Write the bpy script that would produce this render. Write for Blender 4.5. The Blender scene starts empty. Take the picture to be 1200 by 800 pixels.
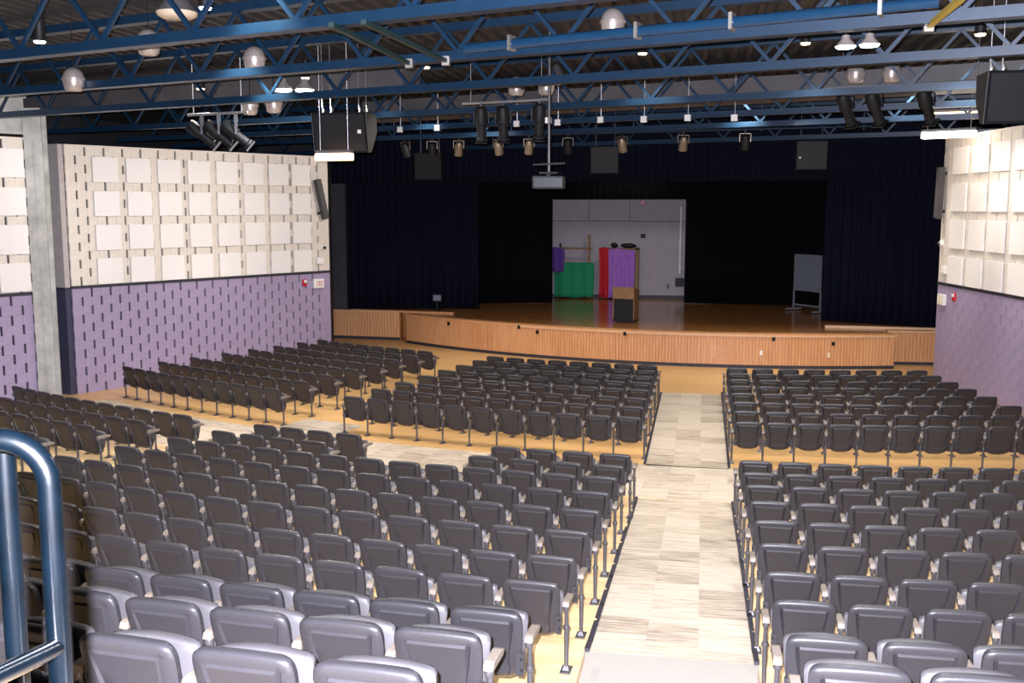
import bpy, bmesh, math, random
from mathutils import Vector, Matrix
random.seed(7)
S = bpy.context.scene
COL = S.collection
PI = math.pi

# ------------------------------------------------------------------ camera
CAM_H = 4.7
cd = bpy.data.cameras.new('camera'); cam = bpy.data.objects.new('camera', cd); COL.objects.link(cam)
cd.sensor_width = 36.0; cd.lens = 36.0; cd.clip_end = 200; cd.clip_start = 0.05
PITCH = math.atan(158 / 1200); YAW = math.atan(225 / math.hypot(1200, 158))
cam.location = (0, 0, CAM_H)
cam.rotation_euler = (PI / 2 - PITCH, 0, YAW)
S.camera = cam

# ------------------------------------------------------------------ world, exposure
w = bpy.data.worlds.new('world'); S.world = w; w.use_nodes = True
w.node_tree.nodes['Background'].inputs[0].default_value = (0.25, 0.3, 0.4, 1)
w.node_tree.nodes['Background'].inputs[1].default_value = 0.0
S.view_settings.view_transform = 'Standard'
S.view_settings.look = 'None'
S.view_settings.gamma = 1.0
S.view_settings.use_curve_mapping = False
S.view_settings.exposure = 0.75

# ------------------------------------------------------------------ lamps
DOWN = 400.0           # each narrow added downlight, no fixture
HOUSE = 1.0            # scale of all ceiling lamps
FLASH = 10500.0         # the flash gun on the camera

def lamp(kind, name, loc, energy, color, size=0.1, spot=None, blend=0.4, target=None):
    l = bpy.data.lights.new(name, kind); l.energy = energy; l.color = color
    if kind in ('POINT', 'SPOT'): l.shadow_soft_size = size
    if kind == 'SPOT': l.spot_size = math.radians(spot); l.spot_blend = blend
    o = bpy.data.objects.new(name, l); COL.objects.link(o); o.location = loc
    if target is not None:
        o.rotation_euler = (Vector(target) - Vector(loc)).to_track_quat('-Z', 'Y').to_euler()
    return o

# flash gun just beside and above the lens
lamp('SPOT', 'camera_flash', (-0.07, -0.02, CAM_H + 0.1), FLASH, (0.86, 0.86, 1.0), 0.02, 95, 0.6, (-2.2, 12, 3.0))

# ------------------------------------------------------------------ materials
def mat(name, col, rough=0.6, metal=0.0, noise=0.0, nscale=20.0, emit=None, estr=0.0, spec=0.5, bump=0.0, tex=None):
    m = bpy.data.materials.new(name); m.use_nodes = True
    nt = m.node_tree; b = nt.nodes['Principled BSDF']
    b.inputs['Base Color'].default_value = (*col, 1)
    b.inputs['Roughness'].default_value = rough; b.inputs['Metallic'].default_value = metal
    b.inputs['Specular IOR Level'].default_value = spec
    if noise > 0 or bump > 0:
        tc = nt.nodes.new('ShaderNodeTexCoord'); nz = nt.nodes.new('ShaderNodeTexNoise')
        nz.inputs['Scale'].default_value = nscale; nz.inputs['Detail'].default_value = 4
        nt.links.new(tc.outputs['Object'], nz.inputs['Vector'])
        if noise > 0:
            r = nt.nodes.new('ShaderNodeValToRGB')
            r.color_ramp.elements[0].position = 0.3; r.color_ramp.elements[1].position = 0.7
            r.color_ramp.elements[0].color = (*[c * (1 - noise) for c in col], 1)
            r.color_ramp.elements[1].color = (*[min(1, c * (1 + noise)) for c in col], 1)
            nt.links.new(nz.outputs['Fac'], r.inputs['Fac']); nt.links.new(r.outputs['Color'], b.inputs['Base Color'])
        if bump > 0:
            bp = nt.nodes.new('ShaderNodeBump'); bp.inputs['Strength'].default_value = bump; bp.inputs['Distance'].default_value = 0.01
            nt.links.new(nz.outputs['Fac'], bp.inputs['Height']); nt.links.new(bp.outputs['Normal'], b.inputs['Normal'])
    if emit is not None:
        b.inputs['Emission Color'].default_value = (*emit, 1); b.inputs['Emission Strength'].default_value = estr
    return m

def streak_mat(name, cols, scale=(1, 1, 1), rough=0.6, rnd=0.0, noise_scale=3.0, bump=0.0, pos=(0.3, 0.5, 0.7), fine=None, spec=0.5):
    """stretched noise between three colours; rnd shifts the tone per object"""
    m = bpy.data.materials.new(name); m.use_nodes = True
    nt = m.node_tree; b = nt.nodes['Principled BSDF']; b.inputs['Roughness'].default_value = rough
    b.inputs['Specular IOR Level'].default_value = spec
    tc = nt.nodes.new('ShaderNodeTexCoord'); mp = nt.nodes.new('ShaderNodeMapping'); mp.inputs['Scale'].default_value = scale
    nz = nt.nodes.new('ShaderNodeTexNoise'); nz.inputs['Scale'].default_value = noise_scale; nz.inputs['Detail'].default_value = 6
    nz.inputs['Roughness'].default_value = 0.65
    nt.links.new(tc.outputs['Object'], mp.inputs['Vector'])
    vec = mp.outputs['Vector']
    if rnd:
        oi = nt.nodes.new('ShaderNodeObjectInfo'); add = nt.nodes.new('ShaderNodeVectorMath'); add.operation = 'ADD'
        mul = nt.nodes.new('ShaderNodeMath'); mul.operation = 'MULTIPLY'; mul.inputs[1].default_value = 37.0
        nt.links.new(oi.outputs['Random'], mul.inputs[0]); nt.links.new(mp.outputs['Vector'], add.inputs[0])
        nt.links.new(mul.outputs[0], add.inputs[1]); vec = add.outputs[0]
    nt.links.new(vec, nz.inputs['Vector'])
    fac = nz.outputs['Fac']
    if rnd:
        ad = nt.nodes.new('ShaderNodeMath'); ad.operation = 'MULTIPLY_ADD'
        nt.links.new(oi.outputs['Random'], ad.inputs[0]); ad.inputs[1].default_value = rnd
        sb = nt.nodes.new('ShaderNodeMath'); sb.operation = 'SUBTRACT'; sb.inputs[1].default_value = rnd / 2
        nt.links.new(fac, sb.inputs[0]); nt.links.new(sb.outputs[0], ad.inputs[2]); fac = ad.outputs[0]
    r = nt.nodes.new('ShaderNodeValToRGB'); r.color_ramp.elements.new(pos[1])
    for e, p, c in zip(r.color_ramp.elements, pos, cols): e.position = p; e.color = (*c, 1)
    nt.links.new(fac, r.inputs['Fac']); nt.links.new(r.outputs['Color'], b.inputs['Base Color'])
    if bump:
        bp = nt.nodes.new('ShaderNodeBump'); bp.inputs['Strength'].default_value = bump; bp.inputs['Distance'].default_value = 0.005
        nt.links.new(nz.outputs['Fac'], bp.inputs['Height']); nt.links.new(bp.outputs['Normal'], b.inputs['Normal'])
    return m

M = {}
M['plastic'] = mat('chair_shell_plastic', (0.0285, 0.0268, 0.0305), 0.40, noise=0.06, nscale=60, bump=0.05)
M['seat'] = mat('chair_seat_plastic_lit', (0.060, 0.056, 0.060), 0.5, noise=0.06, nscale=60)  # same grey as the shell, lightened for the overhead light it catches
M['arm'] = mat('armrest_polymer', (0.19, 0.155, 0.125), 0.5, noise=0.08, nscale=50)
M['steel_dark'] = mat('chair_steel', (0.10, 0.095, 0.10), 0.35, metal=0.5)
M['cream'] = mat('cream_block_paint', (0.68, 0.62, 0.545), 0.75, noise=0.05, nscale=9, bump=0.1)
M['purple'] = mat('purple_block_paint', (0.32, 0.26, 0.385), 0.75, noise=0.06, nscale=9, bump=0.1)
M['slot'] = mat('slot_cavity_shade', (0.012, 0.012, 0.016), 0.9)  # near-black backing paints in the shade inside the slots
M['panel'] = mat('acoustic_panel_fabric', (0.80, 0.77, 0.74), 0.9, noise=0.03, nscale=70)
M['dark_trim'] = mat('dark_trim', (0.025, 0.024, 0.035), 0.6)
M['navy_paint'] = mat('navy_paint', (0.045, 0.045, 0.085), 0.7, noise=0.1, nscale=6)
M['shaded_grey'] = mat('shaded_block_grey', (0.42, 0.38, 0.37), 0.8, noise=0.08, nscale=6)  # cream of the return face darkened to grey for its shade
M['dark_wall'] = mat('dark_wall', (0.035, 0.035, 0.042), 0.85, noise=0.15, nscale=2)
M['deck'] = mat('roof_deck', (0.030, 0.027, 0.027), 0.6, noise=0.2, nscale=3)
M['blue'] = mat('blue_steel_paint', (0.007, 0.028, 0.060), 0.38, noise=0.12, nscale=5)
M['blue_pipe'] = mat('blue_pipe_paint', (0.008, 0.038, 0.085), 0.16, noise=0.1, nscale=5)
M['rail'] = mat('handrail_blue', (0.0003, 0.0011, 0.0021), 0.24, noise=0.35, nscale=14)
M['steel'] = mat('column_steel', (0.46, 0.46, 0.43), 0.45, noise=0.25, nscale=3)
M['alu'] = mat('spun_aluminium', (0.55, 0.48, 0.44), 0.33, metal=0.55, noise=0.1, nscale=8)
M['lens_off'] = mat('opal_lens', (0.62, 0.50, 0.36), 0.4)
M['lens_white'] = mat('lit_lens_cool', (1, 1, 1), 0.4, emit=(0.92, 0.95, 1.0), estr=9)
M['lens_warm'] = mat('lit_lens_warm', (1, 1, 1), 0.4, emit=(1.0, 0.78, 0.5), estr=7)
M['tube_white'] = mat('lit_tube_white', (1, 1, 1), 0.4, emit=(1.0, 0.93, 0.85), estr=7)
M['tube_warm'] = mat('lit_tube_warm', (1, 1, 1), 0.4, emit=(1.0, 0.60, 0.25), estr=2.4)
M['black'] = mat('black_metal', (0.007, 0.007, 0.008), 0.55, spec=0.3)
M['black_gloss'] = mat('black_gloss_metal', (0.012, 0.012, 0.014), 0.25)
M['bare_steel'] = mat('bare_steel', (0.45, 0.42, 0.38), 0.35, metal=0.8)
M['bronze'] = mat('weathered_lamp_body', (0.30, 0.23, 0.16), 0.4, metal=0.6, noise=0.3, nscale=10)
M['duct'] = mat('duct_grey', (0.085, 0.08, 0.083), 0.5, noise=0.15, nscale=2)
M['spk'] = mat('speaker_paint', (0.008, 0.009, 0.011), 0.9, spec=0.15)
M['spk_side'] = mat('speaker_side', (0.055, 0.052, 0.05), 0.6, noise=0.08, nscale=30)
M['white'] = mat('white_plastic', (0.78, 0.76, 0.72), 0.5)
M['ivory'] = mat('ivory_plastic', (0.72, 0.60, 0.40), 0.5)
M['red'] = mat('red_plastic', (0.55, 0.012, 0.02), 0.35)
M['curtain'] = mat('navy_velour', (0.0028, 0.0042, 0.0125), 0.9, noise=0.25, nscale=30, spec=0.15)
M['curtain_black'] = mat('black_velour', (0.0028, 0.0030, 0.0048), 0.95, noise=0.2, nscale=30, spec=0.1)
M['backwall'] = mat('stage_wall_paint', (0.33, 0.30, 0.33), 0.8, noise=0.06, nscale=3)
M['green'] = mat('green_cloth', (0.003, 0.20, 0.085), 0.85, noise=0.15, nscale=12)
M['redcloth'] = mat('red_cloth', (0.42, 0.004, 0.015), 0.85, noise=0.15, nscale=12)
M['violet'] = mat('violet_cloth', (0.30, 0.12, 0.48), 0.85, noise=0.18, nscale=12)
M['violet_dark'] = mat('deep_violet_cloth', (0.09, 0.035, 0.24), 0.85, noise=0.18, nscale=12)
M['timber'] = mat('raw_timber', (0.20, 0.115, 0.055), 0.7, noise=0.2, nscale=8)
M['lectern'] = mat('lectern_oak', (0.22, 0.115, 0.048), 0.5, noise=0.12, nscale=9)
M['whiteboard'] = mat('whiteboard_grey', (0.16, 0.18, 0.22), 0.4)
M['cable'] = mat('cable_grey', (0.35, 0.35, 0.36), 0.4, metal=0.6)
M['edge_trim'] = mat('pale_edge_trim', (0.66, 0.42, 0.24), 0.45)
M['projector'] = mat('projector_grey', (0.022, 0.026, 0.03), 0.45)
M['wood_floor'] = streak_mat('wood_plank_floor', ((0.60, 0.345, 0.13), (0.68, 0.41, 0.17), (0.75, 0.47, 0.21)), (0.6, 5, 1), 0.35, noise_scale=2.0)
M['tread'] = streak_mat('pale_plank_tread', ((0.56, 0.36, 0.17), (0.67, 0.47, 0.25), (0.74, 0.56, 0.33)), (0.8, 7, 1), 0.4, noise_scale=2.0)
M['carpet'] = streak_mat('streaked_carpet_tile', ((0.17, 0.135, 0.10), (0.43, 0.36, 0.285), (0.55, 0.475, 0.39)), (1.5, 30, 1), 0.95, rnd=0.16, noise_scale=1.6, bump=0.3, pos=(0.30, 0.47, 0.60), spec=0.1)
M['plain_carpet'] = mat('plain_pale_carpet', (0.33, 0.31, 0.28), 0.95, noise=0.12, nscale=90, bump=0.3, spec=0.1)
M['stage_floor'] = streak_mat('polished_stage_floor', ((0.33, 0.13, 0.036), (0.42, 0.175, 0.05), (0.50, 0.22, 0.07)), (6, 0.6, 1), 0.16, noise_scale=2.0)
M['slat'] = streak_mat('oak_slat', ((0.50, 0.22, 0.085), (0.61, 0.30, 0.13), (0.70, 0.39, 0.19)), (16, 16, 0.7), 0.5, rnd=0.12, noise_scale=2.0)

# ------------------------------------------------------------------ mesh helpers
class MB:
    def __init__(s): s.v = []; s.f = []
    def add(s, vs, fs):
        o = len(s.v); s.v += [tuple(p) for p in vs]; s.f += [tuple(i + o for i in f) for f in fs]; return s
    def box(s, x0, x1, y0, y1, z0, z1):
        return s.add([(x0,y0,z0),(x1,y0,z0),(x1,y1,z0),(x0,y1,z0),(x0,y0,z1),(x1,y0,z1),(x1,y1,z1),(x0,y1,z1)],
                     [(0,3,2,1),(4,5,6,7),(0,1,5,4),(1,2,6,5),(2,3,7,6),(3,0,4,7)])
    def bar(s, p, q, w, h):
        p = Vector(p); q = Vector(q); d = (q - p).normalized()
        up = Vector((0,0,1)) if abs(d.z) < 0.95 else Vector((0,1,0))
        a = d.cross(up).normalized() * (w/2); b = a.cross(d).normalized() * (h/2)
        vs = [p-a-b, p+a-b, p+a+b, p-a+b, q-a-b, q+a-b, q+a+b, q-a+b]
        return s.add(vs, [(0,3,2,1),(4,5,6,7),(0,1,5,4),(1,2,6,5),(2,3,7,6),(3,0,4,7)][::1])
    def tube(s, pts, r, n=10, cap=True):
        pts = [Vector(p) for p in pts]; rings = []
        rs = r if isinstance(r, (list, tuple)) else [r] * len(pts)
        ref = None
        for i, p in enumerate(pts):
            t = (pts[min(i+1, len(pts)-1)] - pts[max(i-1, 0)]).normalized()
            if ref is None: ref = t.orthogonal().normalized()
            ref = (ref - t * ref.dot(t)).normalized(); b = t.cross(ref)
            rings.append([p + (ref * math.cos(2*PI*k/n) + b * math.sin(2*PI*k/n)) * rs[i] for k in range(n)])
        vs = [p for r_ in rings for p in r_]; fs = []
        for i in range(len(pts)-1):
            for k in range(n):
                fs.append((i*n+k, i*n+(k+1)%n, (i+1)*n+(k+1)%n, (i+1)*n+k))
        if cap: fs += [tuple(range(n))[::-1], tuple((len(pts)-1)*n + k for k in range(n))]
        return s.add(vs, fs)
    def lathe(s, prof, n=16, c=(0,0,0)):
        vs = []; fs = []; c = Vector(c)
        for (r, z) in prof:
            vs += [c + Vector((r*math.cos(2*PI*k/n), r*math.sin(2*PI*k/n), z)) for k in range(n)]
        for i in range(len(prof)-1):
            for k in range(n): fs.append((i*n+k, i*n+(k+1)%n, (i+1)*n+(k+1)%n, (i+1)*n+k))
        return s.add(vs, fs)
    def prism(s, poly, z0, z1):
        n = len(poly); vs = [(x, y, z0) for x, y in poly] + [(x, y, z1) for x, y in poly]
        return s.add(vs, [tuple(range(n))[::-1], tuple(range(n, 2*n))] + [(i, (i+1)%n, n+(i+1)%n, n+i) for i in range(n)])
    def xform(s, m):
        s.v = [tuple(m @ Vector(p)) for p in s.v]; return s
    def mesh(s, name, m, smooth=None, bevel=0.0):
        me = bpy.data.meshes.new(name); me.from_pydata(s.v, [], s.f); me.update()
        bm = bmesh.new(); bm.from_mesh(me); bmesh.ops.recalc_face_normals(bm, faces=bm.faces)
        if bevel: bmesh.ops.bevel(bm, geom=[e for e in bm.edges], offset=bevel, segments=2, affect='EDGES', profile=0.6)
        bm.to_mesh(me); bm.free()
        if m: me.materials.append(M[m])
        if smooth is not None:
            for p in me.polygons: p.use_smooth = True
            me.set_sharp_from_angle(angle=math.radians(smooth))
        return me

def link(name, me, parent=None, loc=(0,0,0), rz=0.0):
    o = bpy.data.objects.new(name, me); COL.objects.link(o); o.location = loc; o.rotation_euler = (0, 0, rz)
    if parent is not None: o.parent = parent
    return o

def obj(name, mb, m, parent=None, loc=(0,0,0), smooth=None, bevel=0.0, rz=0.0):
    return link(name, mb.mesh(name, m, smooth, bevel), parent, loc, rz)

def tag(o, label, cat, group=None):
    o['label'] = label; o['category'] = cat
    if group: o['group'] = group
    return o

def thing(name, label, cat, loc=(0,0,0), rz=0.0, group=None):
    o = bpy.data.objects.new(name, None); COL.objects.link(o); o.empty_display_size = 0.2
    o.location = loc; o.rotation_euler = (0, 0, rz)
    return tag(o, label, cat, group)

def struct(name, mb, m, loc=(0,0,0), rz=0.0, smooth=None):
    o = obj(name, mb, m, None, loc, smooth, 0.0, rz); o['kind'] = 'structure'; return o

def struct_root(name, loc=(0,0,0), rz=0.0):
    o = bpy.data.objects.new(name, None); COL.objects.link(o); o.location = loc; o.rotation_euler = (0,0,rz)
    o['kind'] = 'structure'; return o

def B(*a): return MB().box(*a)

ORD = ['zeroth','first','second','third','fourth','fifth','sixth','seventh','eighth','ninth','tenth','eleventh','twelfth','thirteenth','fourteenth','fifteenth','sixteenth','seventeenth','eighteenth','nineteenth','twentieth']

# ------------------------------------------------------------------ seating geometry: concentric arcs about one centre
CX, CY, R0 = 0.74, 48.32, 29.5
def polar(r, deg):
    """r metres behind (+) or before (-) the last row ahead of the cross aisle"""
    a = math.radians(deg); return (CX + (R0 + r) * math.sin(a), CY - (R0 + r) * math.cos(a))
def ang_of_x(r, x): return math.degrees(math.asin((x - CX) / (R0 + r)))
ROW_R = [3.1 + 1.08 * i for i in range(8)] + [12.45, 13.72, 14.90, 16.0, 17.1]
ROW_Z = [.03, .13, .24, .33, .42, .51, .60, .75, 1.21, 1.60, 1.94, 2.28, 2.58]
def ramp_z(r):
    pts = [(2.3, 0.0)] + list(zip(ROW_R, ROW_Z))
    if r <= pts[0][0]: return 0.0
    for (a, za), (b, zb) in zip(pts, pts[1:]):
        if r <= b: return za + (zb - za) * (r - a) / (b - a)
    return pts[-1][1]

AX0, AX1 = -0.94, 0.54            # edges of the centre aisle

# ------------------------------------------------------------------ floor
fl = struct('floor', B(-22, 12, -3.5, 46, -0.2, 0.0), 'wood_floor')

def sector(r0, r1, a0, a1, z0, z1, n=None):
    """solid ring sector; a0/a1 may be functions of r"""
    n = n or max(2, int(abs((a1(r0) if callable(a1) else a1) - (a0(r0) if callable(a0) else a0)) / 1.6))
    mb = MB(); vs = []
    for zz in (z0, z1):
        for r in (r0, r1):
            A0 = a0(r) if callable(a0) else a0; A1 = a1(r) if callable(a1) else a1
            for k in range(n + 1):
                x, y = polar(r, A0 + (A1 - A0) * k / n); vs.append((x, y, zz))
    m = n + 1; fs = []
    for k in range(n):
        fs += [(k, k+1, m+k+1, m+k), (2*m+k, 3*m+k, 3*m+k+1, 2*m+k+1), (k, 2*m+k, 2*m+k+1, k+1), (m+k, m+k+1, 3*m+k+1, 3*m+k)]
    fs += [(0, m, 3*m, 2*m), (n, 2*m+n, 3*m+n, m+n)]
    return mb.add(vs, fs)

aL = lambda r: ang_of_x(r, AX0 - 0.02)
aR = lambda r: ang_of_x(r, AX1 + 0.02)
for i in range(13):
    r0 = ROW_R[i] - 0.55; r1 = ROW_R[i+1] - 0.55 if i < 12 else r0 + 0.6
    for a0, a1 in ((-34, -17.9), (-15.3, aL), (aR, 13.5)):
        obj('terrace', sector(r0, r1, a0, a1, -0.05 if i else 0.001, ROW_Z[i] if i else 0.03), 'tread', fl)
# back standing platform under the camera
obj('platform', B(-14, 9, -3.3, 2.0, 0.0, 3.1), 'plain_carpet', fl)

# carpet tiles: each a thin slab lying on the floor
carpet = struct_root('floor_carpet')
def tile(quad_xyz, m='carpet', th=0.008):
    c = sum((Vector(q) for q in quad_xyz), Vector()) / 4
    d = (Vector(quad_xyz[1]) - Vector(quad_xyz[0])); rz = math.atan2(d.y, d.x)
    R = Matrix.Rotation(-rz, 4, 'Z')
    top = [R @ (Vector(q) - c) for q in quad_xyz]
    ins = [p * 0.998 for p in top]
    vs = [(p.x, p.y, p.z) for p in top] + [(p.x, p.y, p.z + th) for p in ins]
    mb = MB().add(vs, [(4,5,6,7), (0,1,5,4), (1,2,6,5), (2,3,7,6), (3,0,4,7)])
    me = bpy.data.meshes.new('carpet_tile'); me.from_pydata(mb.v, [], mb.f); me.materials.append(M[m])
    return link('carpet_tile', me, carpet, c, rz)

ntile = 0
# centre aisle, front flat part and raked part
def yz_of(Y): return ramp_z(CY - R0 - Y)
TW = (AX1 - AX0) / 3
def aisle_run(y0, y1):
    global ntile
    for c in range(3):
        y = y0 - (0.17 * c)
        first = True
        ys = [y0] + [y0 - 0.33 * ((c % 3) + 1) / 2 - 0.5 * k for k in range(40)]
        ys = [v for v in ys if v > y1 + 0.12] + [y1]
        for a, b in zip(ys, ys[1:]):
            x0 = AX0 + TW * c; x1 = x0 + TW
            tile([(x0, b, yz_of(b)), (x1, b, yz_of(b)), (x1, a, yz_of(a)), (x0, a, yz_of(a))]); ntile += 1
aisle_run(25.95, 18.42)
aisle_run(16.22, 8.92)
# cross aisle
def ring_tiles(r0, r1, nr, a0, a1, z=0.0, zf=None):
    global ntile
    for j in range(nr):
        ra = r0 + (r1 - r0) * j / nr; rb = r0 + (r1 - r0) * (j + 1) / nr
        arc = math.radians(a1 - a0) * (R0 + ra); n = max(1, round(arc / 0.56)); off = 0.5 * (j % 2)
        cuts = [a0] + [a0 + (a1 - a0) * (k + off) / n for k in range(0 if off else 1, n)] + [a1]
        for p, q in zip(cuts, cuts[1:]):
            tile([(*polar(rb, p), zf(rb) if zf else z), (*polar(rb, q), zf(rb) if zf else z), (*polar(ra, q), zf(ra) if zf else z), (*polar(ra, p), zf(ra) if zf else z)]); ntile += 1
ring_tiles(0.36, 2.52, 4, -30.2, 9.5)
ring_tiles(-0.85, 0.36, 2, -19.0, -15.9)
ring_tiles(2.56, 3.62, 2, -11.25, -7.35, 0.031)
ring_tiles(3.64, 4.70, 2, -11.1, -7.35, 0.131)
obj('carpet_runner', sector(2.5, 2.6, -17.9, -15.3, 0, 0.01), 'carpet', carpet)
for i in range(13):
    obj('carpet_runner', sector(ROW_R[i] - 0.55, (ROW_R[i+1] if i < 12 else ROW_R[i] + 1.1) - 0.55, -17.9, -15.3, -0.05 if i else 0.0, ROW_Z[i] - 0.04 if i else 0.02), 'plain_carpet', carpet)
# wedge under the raked centre aisle, then plain carpet landing and steps
wp = MB(); ys = [16.3] + [CY - R0 - r for r in ROW_R if CY - R0 - r > 8.95] + [8.93]
for a, b in zip(ys, ys[1:]):
    wp.add([(AX0, b, -0.02), (AX1, b, -0.02), (AX1, a, -0.02), (AX0, a, -0.02), (AX0, b, yz_of(b) - 0.004), (AX1, b, yz_of(b) - 0.004), (AX1, a, yz_of(a) - 0.004), (AX0, a, yz_of(a) - 0.004)],
           [(0,3,2,1),(4,5,6,7),(0,1,5,4),(1,2,6,5),(2,3,7,6),(3,0,4,7)])
obj('ramp', wp, 'tread', fl)
zl = yz_of(8.92)
for (y0, y1, z) in ((6.95, 8.92, zl + 0.012), (6.4, 6.95, 1.0), (5.6, 6.4, 1.27), (5.1, 5.6, 1.46), (4.5, 5.1, 1.66), (4.0, 4.5, 1.82), (3.3, 4.0, 1.97), (2.4, 3.3, 2.5)):
    obj('aisle_step', B(AX0 - 0.12 if y0 > 6.9 else AX0 - 0.01, AX1 + 0.03, y0, y1, -0.02, z), 'plain_carpet', carpet)
# dark edge strips between the carpet and the seating floor
def strip(name, pts):
    mb = MB()
    for p, q in zip(pts, pts[1:]):
        p = Vector(p); q = Vector(q); d = (q - p).normalized() * 0.03; mb.bar(p - d, q + d, 0.045, 0.03)
    return struct(name, mb, 'dark_trim')
strip('trim_1', [(AX0 - .02, 25.9, .012), (AX0 - .02, 18.5, .012)])
strip('trim_2', [(AX1 + .02, 26.2, .012), (AX1 + .02, 18.5, .012)])
rk = [16.15] + [CY - R0 - r for r in ROW_R if 8.95 < CY - R0 - r < 16.1] + [8.93]
strip('trim_3', [(AX0 - .02, y, yz_of(y) + 0.03) for y in rk])
strip('trim_4', [(AX1 + .02, y, yz_of(y) + 0.03) for y in rk])

# ------------------------------------------------------------------ masonry walls with slotted blocks
BW, SLOT = 0.511, 0.056
def half_block(w, h, d, side):
    """painted block half, chamfered at its outer edges; side=+1 slot on the right, -1 slot on the left, 0 none"""
    c = 0.005
    x0, x1 = 0.0, w
    il = c if side >= 0 else 0.0; ir = c if side <= 0 else 0.0
    if side == -1: il = 0.0
    fr = [(x0+il, -d, c), (x1-ir, -d, c), (x1-ir, -d, h-c), (x0+il, -d, h-c)]
    md = [(x0, -d+c, 0), (x1, -d+c, 0), (x1, -d+c, h), (x0, -d+c, h)]
    bk = [(x0, 0, 0), (x1, 0, 0), (x1, 0, h), (x0, 0, h)]
    vs = fr + md + bk
    fs = [(0,1,2,3)]
    for i in range(4):
        j = (i+1) % 4
        fs += [(4+i, 4+j, j, i), (8+i, 8+j, 4+j, 4+i)]
    return vs, fs
def block_mesh(h, m):
    mb = MB(); hw = (BW - SLOT) / 2
    v, f = half_block(hw, h, 0.06, 1); mb.add([(x - BW/2, y, z) for x, y, z in v], f)
    v, f = half_block(hw, h, 0.06, -1); mb.add([(x + SLOT/2, y, z) for x, y, z in v], f)
    return mb
def solid_mb(w, h):
    mb = MB(); v, f = half_block(w, h, 0.06, 0); return mb.add(v, f)

def slotted_wall(name, A, direction, u0, u1, ztop, zbelt, phase, panels, first_near=True, upper=16, lower=12):
    """A = wall origin; local +x runs along the wall, local -y faces the room"""
    rz = math.atan2(direction[1], direction[0])
    root = struct('%s' % name, B(u0, u1, 0.0, 0.22, 0.0, ztop), 'slot', (A[0], A[1], 0), rz)
    cells = []
    for zone, zb, zt, n, m in (('low', 0.0, zbelt, lower, 'purple'), ('up', zbelt + 0.07, ztop - 0.05, upper, 'cream')):
        h = (zt - zb) / n
        full = block_mesh(h, m)
        me_full = full.mesh('block', m)
        for r in range(n):
            z = zb + h * r; kk = (n - 1 - r) + (1 if zone == 'low' else 0)
            ph = phase + (BW / 2 if (kk % 2 == (0 if zone == 'up' else 1)) else 0.0)
            k = math.floor((u0 - ph) / BW) - 1
            while ph + k * BW - BW/2 < u1:
                c = ph + k * BW; a = c - BW/2; b = c + BW/2; k += 1
                if b <= u0 + 0.02 or a >= u1 - 0.02: continue
                hidden = any(p[0] < c - .12 and c + .12 < p[1] and p[2] < z + .03 and z + h - .03 < p[3] for p in panels)
                if a < u0 - 0.01 or b > u1 + 0.01:
                    aa, bb = max(a, u0), min(b, u1); cells.append((aa, z, h, m, None, bb - aa, hidden))
                else: cells.append((c, z, h, m, me_full, BW, hidden))
    cells.sort(key=lambda q: (q[6], q[0] if first_near else -q[0]))
    rest = {}
    for i, (x, z, h, m, me, wd, hid) in enumerate(cells):
        if i < 290 and not hid:
            if me is None: me = solid_mb(wd, h).mesh('block', m)
            link('block', me, root, (x, 0, z))
        else:
            mb = rest.setdefault(m, MB())
            src = block_mesh(h, m) if me is not None else solid_mb(wd, h)
            mb.add([(vx + x, vy, vz + z) for vx, vy, vz in src.v], src.f)
    for m, mb in rest.items():
        o = obj('block_field', mb, m, root); o['kind'] = 'stuff'
    # cap course and dark belt ledge
    obj('coping', B(u0, u1, -0.075, 0.23, ztop - 0.05, ztop), 'cream', root)
    obj('belt_ledge', B(u0, u1, -0.085, 0.0, zbelt, zbelt + 0.07), 'dark_trim', root)
    pm = {}
    for (a, b, z0, z1) in panels:
        key = (round(b - a, 2), round(z1 - z0, 2))
        if key not in pm: pm[key] = B(-key[0]/2, key[0]/2, -0.05, 0.0, 0, key[1]).mesh('acoustic_panel', 'panel', bevel=0.008)
        link('acoustic_panel', pm[key], root, ((a + b) / 2, -0.075, z0))
    return root

ROWS_L = [(5.31, 5.94), (4.46, 5.09), (3.60, 4.24), (2.74, 3.40)]
pl = [(a, a + 0.69, z0, z1) for a in (0.63, 1.55, 2.45, 3.36, 4.27, 5.17, 6.06, 6.89) for z0, z1 in ROWS_L]
WA = (-15.486, 23.140); WD = (math.sin(math.radians(28.62)), math.cos(math.radians(28.62)))
wl = slotted_wall('wall_left', WA, WD, -0.05, 8.33, 6.22, 2.66, 0.215, pl)
pf = [(a, a + 0.69, z0, z1) for a in (-4.55, -3.63, -2.72, -1.81, -0.90) for z0, z1 in [(5.35, 5.99), (4.50, 5.13), (3.63, 4.29), (2.78, 3.43)]]
FA = (-15.162, 21.332)
wf = slotted_wall('wall_left_rear', FA, WD, -5.0, 0.35, 6.25, 2.68, 0.1, pf, first_near=False)
RA = (6.1745, 28.372); RD = (0.17032, -0.98539)
pr = [(a, b, z0, z1) for a, b in ((0.56, 1.42), (1.68, 2.50), (2.72, 3.56), (3.84, 4.68), (4.95, 5.8)) for z0, z1 in [(5.50, 6.17), (4.58, 5.28), (3.65, 4.37), (2.76, 3.45)]]
wr = slotted_wall('wall_right', RA, RD, -0.12, 6.0, 6.46, 2.68, 0.2, pr, first_near=False)
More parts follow.
